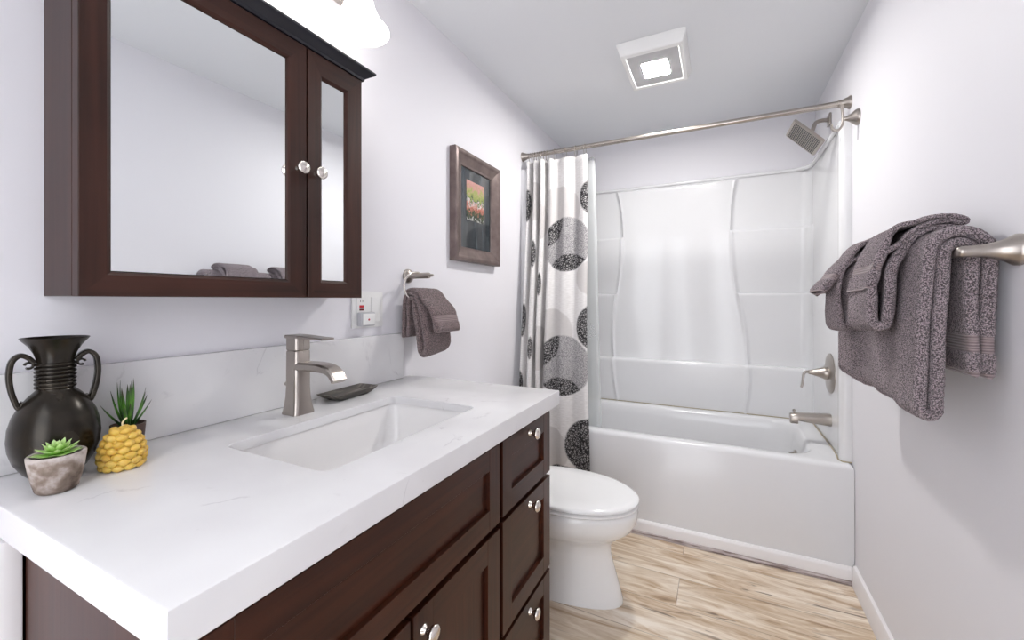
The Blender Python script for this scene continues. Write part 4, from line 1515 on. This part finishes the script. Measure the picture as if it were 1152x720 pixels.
def ribbon(bm, path, thick, y0, y1, fwd, bands=(), step=0.0045, wob=0.004, seed=0.0, yfun=None, fuzz=0.0011, xfun=None, hollow=False):
    """thick cloth strip: path = (distance in front of the wall-side axis, z); fwd maps it to world x.
    bands = list of (s0, s1) along the path woven flat"""
    pp = [Vector((p[0], p[1], 0)) for p in path]
    fine = catmull(pp, 10)
    # resample evenly
    cum = [0.0]
    for a, c in zip(fine, fine[1:]):
        cum.append(cum[-1] + (c - a).length)
    total = cum[-1]
    ns = max(8, int(total / step))
    st = []
    k = 0
    for i in range(ns + 1):
        s = total * i / ns
        while k < len(cum) - 2 and cum[k + 1] < s:
            k += 1
        f = (s - cum[k]) / max(1e-9, cum[k + 1] - cum[k])
        st.append(fine[k].lerp(fine[k + 1], f))
    uvl = bm.loops.layers.uv.verify()
    rings = []
    for i, p in enumerate(st):
        q = i / ns
        s = total * q
        d = (st[min(i + 1, ns)] - st[max(i - 1, 0)]).normalized()
        nn = Vector((-d.y, d.x, 0))
        t = thick(q) if callable(thick) else thick
        inband = any(b0 <= s <= b1 for b0, b1 in bands)
        if inband:
            t *= 0.80
        endk = min(s, total - s)
        if endk < t * 0.5 and not (hollow and s > total / 2):
            t *= sqrt(max(0.05, 1 - (1 - endk / (t * 0.5)) ** 2))
        a0, a1 = (yfun(q) if yfun else (y0, y1))
        wd = a1 - a0
        h = t / 2
        nw = max(6, int((wd - t) / step))
        loopv = []
        for j in range(nw + 1):
            loopv.append((a0 + h + (wd - t) * j / nw, h))
        for j in range(1, 6):
            a = pi / 2 - pi * j / 6
            loopv.append((a1 - h + h * cos(a), h * sin(a)))
        for j in range(nw + 1):
            loopv.append((a1 - h - (wd - t) * j / nw, -h))
        for j in range(1, 6):
            a = -pi / 2 - pi * j / 6
            loopv.append((a0 + h + h * cos(a), h * sin(a)))
        ring = []
        for (y, off) in loopv:
            w = wob * (noise.noise(Vector((y * 9 + seed, s * 7, seed * 3.1)))) * min(1, s / 0.05)
            fz = 0 if inband else fuzz * noise.noise(Vector((y * 210, s * 210, off * 300 + seed)))
            po = p + nn * (off + w + fz * (1 if off >= 0 else -1))
            yy = y + (0.0 if inband else fuzz * 0.8 * noise.noise(Vector((s * 230, y * 190 + 5, off * 260))))
            xx, zz2 = po.x, po.y
            if xfun:
                xx, zz2 = xfun(xx, zz2, (y - a0) / wd, q)
            ring.append((fwd(xx), yy, zz2))
        rings.append((ring, inband, s))
    # rings can differ in count only if yfun varies: keep the first count
    n = len(rings[0][0])
    vr = []
    for ring, ib, s in rings:
        if len(ring) != n:
            idx = [min(len(ring) - 1, int(j * len(ring) / n)) for j in range(n)]
            ring = [ring[k2] for k2 in idx]
        vr.append([bm.verts.new(v) for v in ring])
    for i in range(len(vr) - 1):
        for j in range(n):
            f = bm.faces.new((vr[i][j], vr[i][(j + 1) % n], vr[i + 1][(j + 1) % n], vr[i + 1][j]))
            f.material_index = 1 if (rings[i][1] and rings[i + 1][1]) else 0
            for lp, ii in zip(f.loops, (i, i, i + 1, i + 1)):
                lp[uvl].uv = (rings[ii][2], j / n)
    bm.faces.new(list(reversed(vr[0])))
    if hollow:
        # the folded end stays open: a dark slot between its two layers
        last = [v.co.copy() for v in vr[-1]]
        prev = [v.co.copy() for v in vr[-6]]
        def inner(pts, f):
            half = len(pts) // 2
            out = []
            for j, p in enumerate(pts):
                o_ = pts[(len(pts) - 6 - j) % len(pts)]
                c_ = (p + o_) / 2
                q = c_ + (p - c_) * f
                mid = sum(pts, Vector()) / len(pts)
                q.y = mid.y + (q.y - mid.y) * 0.86
                out.append(q)
            return out
        r1_ = [bm.verts.new(v) for v in inner(last, 0.42)]
        r2_ = [bm.verts.new(v) for v in inner(prev, 0.30)]
        for ra, rb in ((vr[-1], r1_), (r1_, r2_)):
            for j in range(n):
                f = bm.faces.new((ra[j], ra[(j + 1) % n], rb[(j + 1) % n], rb[j]))
                f.material_index = 1 if ra is vr[-1] else 0
        bm.faces.new(r2_)
    else:
        bm.faces.new(vr[-1])
    return total

BX, BZ = 1.452, 1.255               # towel bar centre
t = thing('towel_bar', 'brushed nickel towel bar with flared posts on the right wall, under the towels', 'towel bar', (W, 1.3, BZ))
bm = bmesh.new()
tube(bm, [(BX, 0.968, BZ), (BX, 1.3, BZ), (BX, 1.64, BZ)], 0.0085, 16)
obj('bar', bm, M_nickel, t, 60)
for y_ in (0.974, 1.634):
    bm = bmesh.new()
    lathe(bm, [(0.0295, 0.0005), (0.0295, 0.007), (0.0270, 0.011), (0.0210, 0.020), (0.0160, 0.034), (0.0125, 0.050), (0.0112, 0.066), (0.0108, 0.080), (0.0085, 0.086), (0.003, 0.088)], (W, y_, BZ), (-1, 0, 0), 36)
    obj('post', bm, M_nickel, t, 60)

def fwd_r(x):
    return x
C0 = (BX, BZ)
def mir(pts):
    """front of the right wall is towards -x"""
    return [(2 * BX - x, z) for x, z in pts]
def bath_path(zb_front, zb_back, lean=0.0):
    ro, ri = 0.0440, 0.0212
    p = [(BX - ro + 0.002, zb_back), (BX - ro + 0.001, zb_back + 0.08), (BX - ro, BZ - 0.06)]
    p += arc(C0, ro, -80, 88, 8)
    p += [(BX + ro + 0.002 + lean * .3, BZ - 0.08), (BX + ro + 0.004 + lean * .7, (BZ + zb_front) / 2), (BX + ro + 0.004 + lean, zb_front + 0.040)]
    p += [(BX + ro + 0.001 + lean, zb_front + 0.020), (BX + (ro + ri) / 2 + 0.001 + lean, zb_front + 0.0115), (BX + ri + 0.001 + lean, zb_front + 0.022), (BX + ri + lean, zb_front + 0.042)]
    p += [(BX + ri + lean * .7, (BZ + zb_front) / 2), (BX + ri + lean * .3, BZ - 0.08)]
    p += arc(C0, ri, 85, -85, 6)
    p += [(BX - ri + 0.002, BZ - 0.06), (BX - ri + 0.001, zb_back + 0.08), (BX - ri, zb_back + 0.002)]
    return mir(p)
def path_len(path):
    fine = catmull([Vector((p[0], p[1], 0)) for p in path], 10)
    return sum((c - a).length for a, c in zip(fine, fine[1:]))

def make_bath(label, y0, y1, zf, zbk, seed, slope, lean=0.0, rib=0.004, ribs=15):
    p = bath_path(zf, zbk, lean)
    tot = path_len(p)
    bm = bmesh.new()
    bd = ((0.048, 0.085), (tot - 0.085, tot - 0.048), (0.0, 0.012), (tot - 0.012, tot))
    def xf(x, z, v, q):
        # far side of the folded towel hangs a little higher in front
        if x < BX and z < BZ:
            z = z + slope * v * (BZ - z) / (BZ - zf)
            x = x + rib * sin(v * ribs + seed) * min(1.0, (BZ - z) / 0.2)
        return x, z
    ribbon(bm, p, 0.0222, y0, y1, fwd_r, bd, 0.0048, 0.003, seed, None, 0.0013, xf)
    o = obj('bath_towel', bm, [M_terry, M_band], None, 60)
    return tag(o, label, 'towel', 'bath towels on the bar')
make_bath('thick grey bath towel nearest the bar post, folded over the towel bar', 0.995, 1.325, 0.914, 1.010, 1.3, 0.020, 0.014)
make_bath('ribbed grey bath towel at the far end of the towel bar', 1.335, 1.590, 0.922, 1.010, 7.7, 0.0, 0.008, 0.0075, 30)

def hand_path(tip, k1, k2, zb, flare):
    r1, r2, r3 = 0.0618, 0.0735, 0.0850
    p = arc(C0, r1, -22, 62, 6)
    xa = 0.076 + flare * 0.3
    p += [(BX + xa, BZ - 0.02), (BX + xa + 0.003, (BZ + zb) / 2), (BX + xa + 0.006, zb + 0.032)]
    p += [(BX + xa + 0.010, zb + 0.016), (BX + xa + 0.021, zb + 0.0095), (BX + xa + 0.031, zb + 0.018), (BX + xa + 0.0335, zb + 0.036)]
    p += [(BX + xa + 0.030 + flare * .2, (BZ + zb) / 2 + 0.02), (BX + xa + 0.022, BZ + 0.0)]
    p += arc(C0, r2, 62, -20, 6)
    c_ = (BX - sin(radians(24)) * (r2 + r3) / 2, BZ + cos(radians(24)) * (r2 + r3) / 2)
    p += [(BX - sin(radians(27)) * ((r2 + r3) / 2 - 0.003), BZ + cos(radians(27)) * ((r2 + r3) / 2 - 0.003)), (BX - sin(radians(27)) * ((r2 + r3) / 2 + 0.003), BZ + cos(radians(27)) * ((r2 + r3) / 2 + 0.003))]
    p += arc(C0, r3, -20, 30, 4)
    p += [(BX + k1[0], k1[1]), (BX + k2[0], k2[1]), (BX + tip[0], tip[1])]
    return mir(p)
def make_hand(label, y0, y1, tip, k1, k2, zb, flare, seed):
    p = hand_path(tip, k1, k2, zb, flare)
    tot = path_len(p)
    def th(q):
        s = q * tot
        # thin over the crest, plump where it hangs free
        x = min(1.0, max(0.0, (tot - s - 0.02) / 0.06))
        base = 0.0215
        crest = 0.0112
        a1 = smooth01((s - 0.06) / 0.06) * (1 - smooth01((s - (0.06 + 0.29)) / 0.05))
        a2 = smooth01((s - (tot - 0.13)) / 0.06)
        return crest + (base - crest) * max(a1, a2 * 1.1)
    bm = bmesh.new()
    def xf(x, z, v, q):
        return x - 0.006 * sin(v * 5.0 + seed) * max(0.0, (BX - x) / 0.1), z - 0.006 * v * max(0.0, (BX - x) / 0.1)
    ribbon(bm, p, th, y0, y1, fwd_r, ((tot - 0.062, tot - 0.038), (tot - 0.006, tot)), 0.0042, 0.003, seed, None, 0.0012, xf, True)
    o = obj('hand_towel', bm, [M_terry, M_band], None, 60)
    return tag(o, label, 'towel', 'hand towels over the bath towels')
make_hand('grey hand towel draped over the nearer bath towel by the bar post', 1.062, 1.222, (0.118, 1.188), (0.074, 1.318), (0.098, 1.262), 1.094, 0.010, 2.1)
make_hand('grey hand towel draped over the far ribbed bath towel', 1.350, 1.475, (0.160, 1.186), (0.074, 1.312), (0.116, 1.248), 1.075, 0.034, 5.4)

# ------------------------------------------------------------------ towel ring with its hand towel
RX, RYc, RZc = 0.070, 1.075, 1.250
t = thing('towel_ring', 'brushed nickel open towel ring on the wall beyond the backsplash', 'towel ring', (0, RYc, RZc))
bm = bmesh.new()
lathe(bm, [(0.026, 0.0006), (0.026, 0.006), (0.024, 0.010), (0.016, 0.014), (0.0105, 0.018), (0.0105, 0.098), (0.0095, 0.100), (0.0050, 0.1005), (0.0045, 0.116), (0.003, 0.118)], (0, RYc, RZc), (1, 0, 0), 28)
obj('mount', bm, M_nickel, t, 40)
bm = bmesh.new()
pts = []
for k in range(25):
    a = radians(78 + 190 * k / 24)
    pts.append((RX - 0.018 + 0.010 * k / 24, RYc - 0.012 + 0.072 * cos(a), 1.2095 + 0.0515 * sin(a)))
pts.append((RX - 0.006, RYc + 0.03, 1.158))
pts.append((RX - 0.006, RYc + 0.075, 1.158))
tube(bm, pts, 0.0036, 12)
obj('ring', bm, M_pearl, t, 60)

RC = (RX - 0.006, 1.158)
def ring_towel():
    bm = bmesh.new()
    r1, r2, r3 = 0.0125, 0.0265, 0.0400
    cx_, cz_ = RC
    # strip one: back end, over the ring, front loop, over again, back end
    p = [(cx_ - 0.012, 1.035), (cx_ - 0.012, 1.09), (cx_ - r1, cz_ - 0.02)]
    p += arc(RC, r1, -80, 80, 5)
    p += [(cx_ + 0.018, cz_ - 0.03), (cx_ + 0.030, 1.06), (cx_ + 0.038, 1.000)]
    p += [(cx_ + 0.042, 0.984), (cx_ + 0.053, 0.9755), (cx_ + 0.065, 0.984), (cx_ + 0.068, 1.004)]
    p += [(cx_ + 0.060, 1.06), (cx_ + 0.043, cz_ - 0.03), (cx_ + r2 + 0.003, cz_ - 0.004)]
    p += arc(RC, r2, 68, -80, 6)
    p += [(cx_ - 0.029, cz_ - 0.03), (cx_ - 0.031, 1.09), (cx_ - 0.032, 1.030)]
    tot = path_len(p)
    def th(q):
        s = q * tot
        a = smooth01((s - 0.15) / 0.05) * (1 - smooth01((s - (0.15 + 0.36)) / 0.05))
        return 0.0140 + 0.013 * a
    def yf(q):
        return 1.012, 1.152
    def xf(x, z, v, q):
        f = max(0.0, (x - cx_) / 0.08) * max(0, (1.16 - z) / 0.15)
        return x + 0.0 * f, z + 0.016 * v * f
    ribbon(bm, p, th, 1.012, 1.150, fwd_r, ((0.030, 0.058), (tot - 0.058, tot - 0.030)), 0.0042, 0.002, 3.3, yf, 0.0011, xf)
    # strip two: the short outer flap
    p = arc(RC, r3, -42, 52, 6)
    p += [(cx_ + 0.054, cz_ - 0.002), (cx_ + 0.083, 1.125), (cx_ + 0.098, 1.088), (cx_ + 0.106, 1.050)]
    tot = path_len(p)
    def th2(q):
        return 0.0140 + 0.011 * smooth01((q - 0.35) / 0.3)
    ribbon(bm, p, th2, 1.018, 1.160, fwd_r, ((tot - 0.060, tot - 0.030), (tot - 0.006, tot)), 0.0042, 0.002, 9.3, None, 0.0011, None)
    o = obj('hand_towel', bm, [M_terry_w, M_band_w], None, 60)
    tag(o, 'mauve grey hand towel hanging from the towel ring beyond the sink', 'towel')
ring_towel()

# ------------------------------------------------------------------ toilet
QY = 1.49
t = thing('toilet', 'white toilet with closed lid between the vanity and the bathtub', 'toilet', (0.45, QY, 0))
def egg(x0, x1, hw, z, k=0.60, n=48, yc=QY):
    """elongated outline: blunt at the back x0, rounded nose at x1; widest at fraction k from the back"""
    xm = x0 + (x1 - x0) * k * 0.78
    out = []
    for i in range(n):
        a = 2 * pi * i / n
        c, s = cos(a), sin(a)
        if c >= 0:
            x = xm + (x1 - xm) * c
            y = hw * s
        else:
            cc = abs(c) ** 0.75
            x = xm - (xm - x0) * cc
            y = hw * (abs(s) ** 0.9) * (1 if s >= 0 else -1)
        out.append(Vector((x, yc + y, z)))
    return out
bm = bmesh.new()
rings = [egg(0.155, 0.698, 0.108, 0.0005), egg(0.155, 0.698, 0.108, 0.014), egg(0.158, 0.688, 0.101, 0.05), egg(0.162, 0.668, 0.095, 0.12), egg(0.165, 0.652, 0.094, 0.18), egg(0.165, 0.652, 0.100, 0.215), egg(0.165, 0.668, 0.118, 0.240), egg(0.165, 0.700, 0.146, 0.262), egg(0.165, 0.730, 0.168, 0.288), egg(0.165, 0.748, 0.181, 0.318), egg(0.165, 0.754, 0.186, 0.350), egg(0.166, 0.752, 0.185, 0.366), egg(0.170, 0.744, 0.180, 0.372)]
loft(bm, rings)
obj('bowl', bm, M_white, t, 60)
bm = bmesh.new()
loft(bm, [egg(0.250, 0.735, 0.170, 0.3722), egg(0.236, 0.751, 0.183, 0.3745), egg(0.231, 0.757, 0.187, 0.378), egg(0.231, 0.757, 0.187, 0.3835), egg(0.236, 0.751, 0.183, 0.387), egg(0.250, 0.735, 0.170, 0.3885)])
obj('seat', bm, M_white, t, 40)
bm = bmesh.new()
loft(bm, [egg(0.250, 0.735, 0.170, 0.3888), egg(0.232, 0.752, 0.184, 0.3912), egg(0.228, 0.757, 0.188, 0.394), egg(0.228, 0.757, 0.188, 0.401), egg(0.232, 0.753, 0.185, 0.4055), egg(0.245, 0.738, 0.174, 0.409), egg(0.30, 0.66, 0.12, 0.4115)])
obj('lid', bm, M_white, t, 40)
for s in (-1, 1):
    bm = bmesh.new()
    box(bm, 0.212, 0.250, QY + s * 0.075 - 0.018, QY + s * 0.075 + 0.018, 0.3724, 0.396, 0.005, 2)
    obj('hinge', bm, M_white, t)
bm = bmesh.new()
rings = [rrect(0.112, QY, 0.080, 0.185, 0.03, 0.345), rrect(0.112, QY, 0.092, 0.195, 0.03, 0.37), rrect(0.112, QY, 0.096, 0.205, 0.03, 0.52), rrect(0.112, QY, 0.098, 0.210, 0.03, 0.665)]
loft(bm, rings)
obj('tank', bm, M_white, t, 40)
bm = bmesh.new()
rings = [rrect(0.112, QY, 0.098, 0.212, 0.03, 0.6655), rrect(0.112, QY, 0.104, 0.218, 0.03, 0.672), rrect(0.112, QY, 0.104, 0.218, 0.03, 0.690), rrect(0.112, QY, 0.098, 0.212, 0.03, 0.698)]
loft(bm, rings)
obj('tank_lid', bm, M_white, t, 40)
bm = bmesh.new()
tube(bm, catmull([(0.2095, QY - 0.16, 0.635), (0.222, QY - 0.16, 0.635), (0.226, QY - 0.14, 0.633), (0.226, QY - 0.09, 0.625)], 5), 0.005, 10)
obj('flush_lever', bm, M_nickel, t)

for o in bpy.data.objects:
    if 'base' in o:
        del o['base']
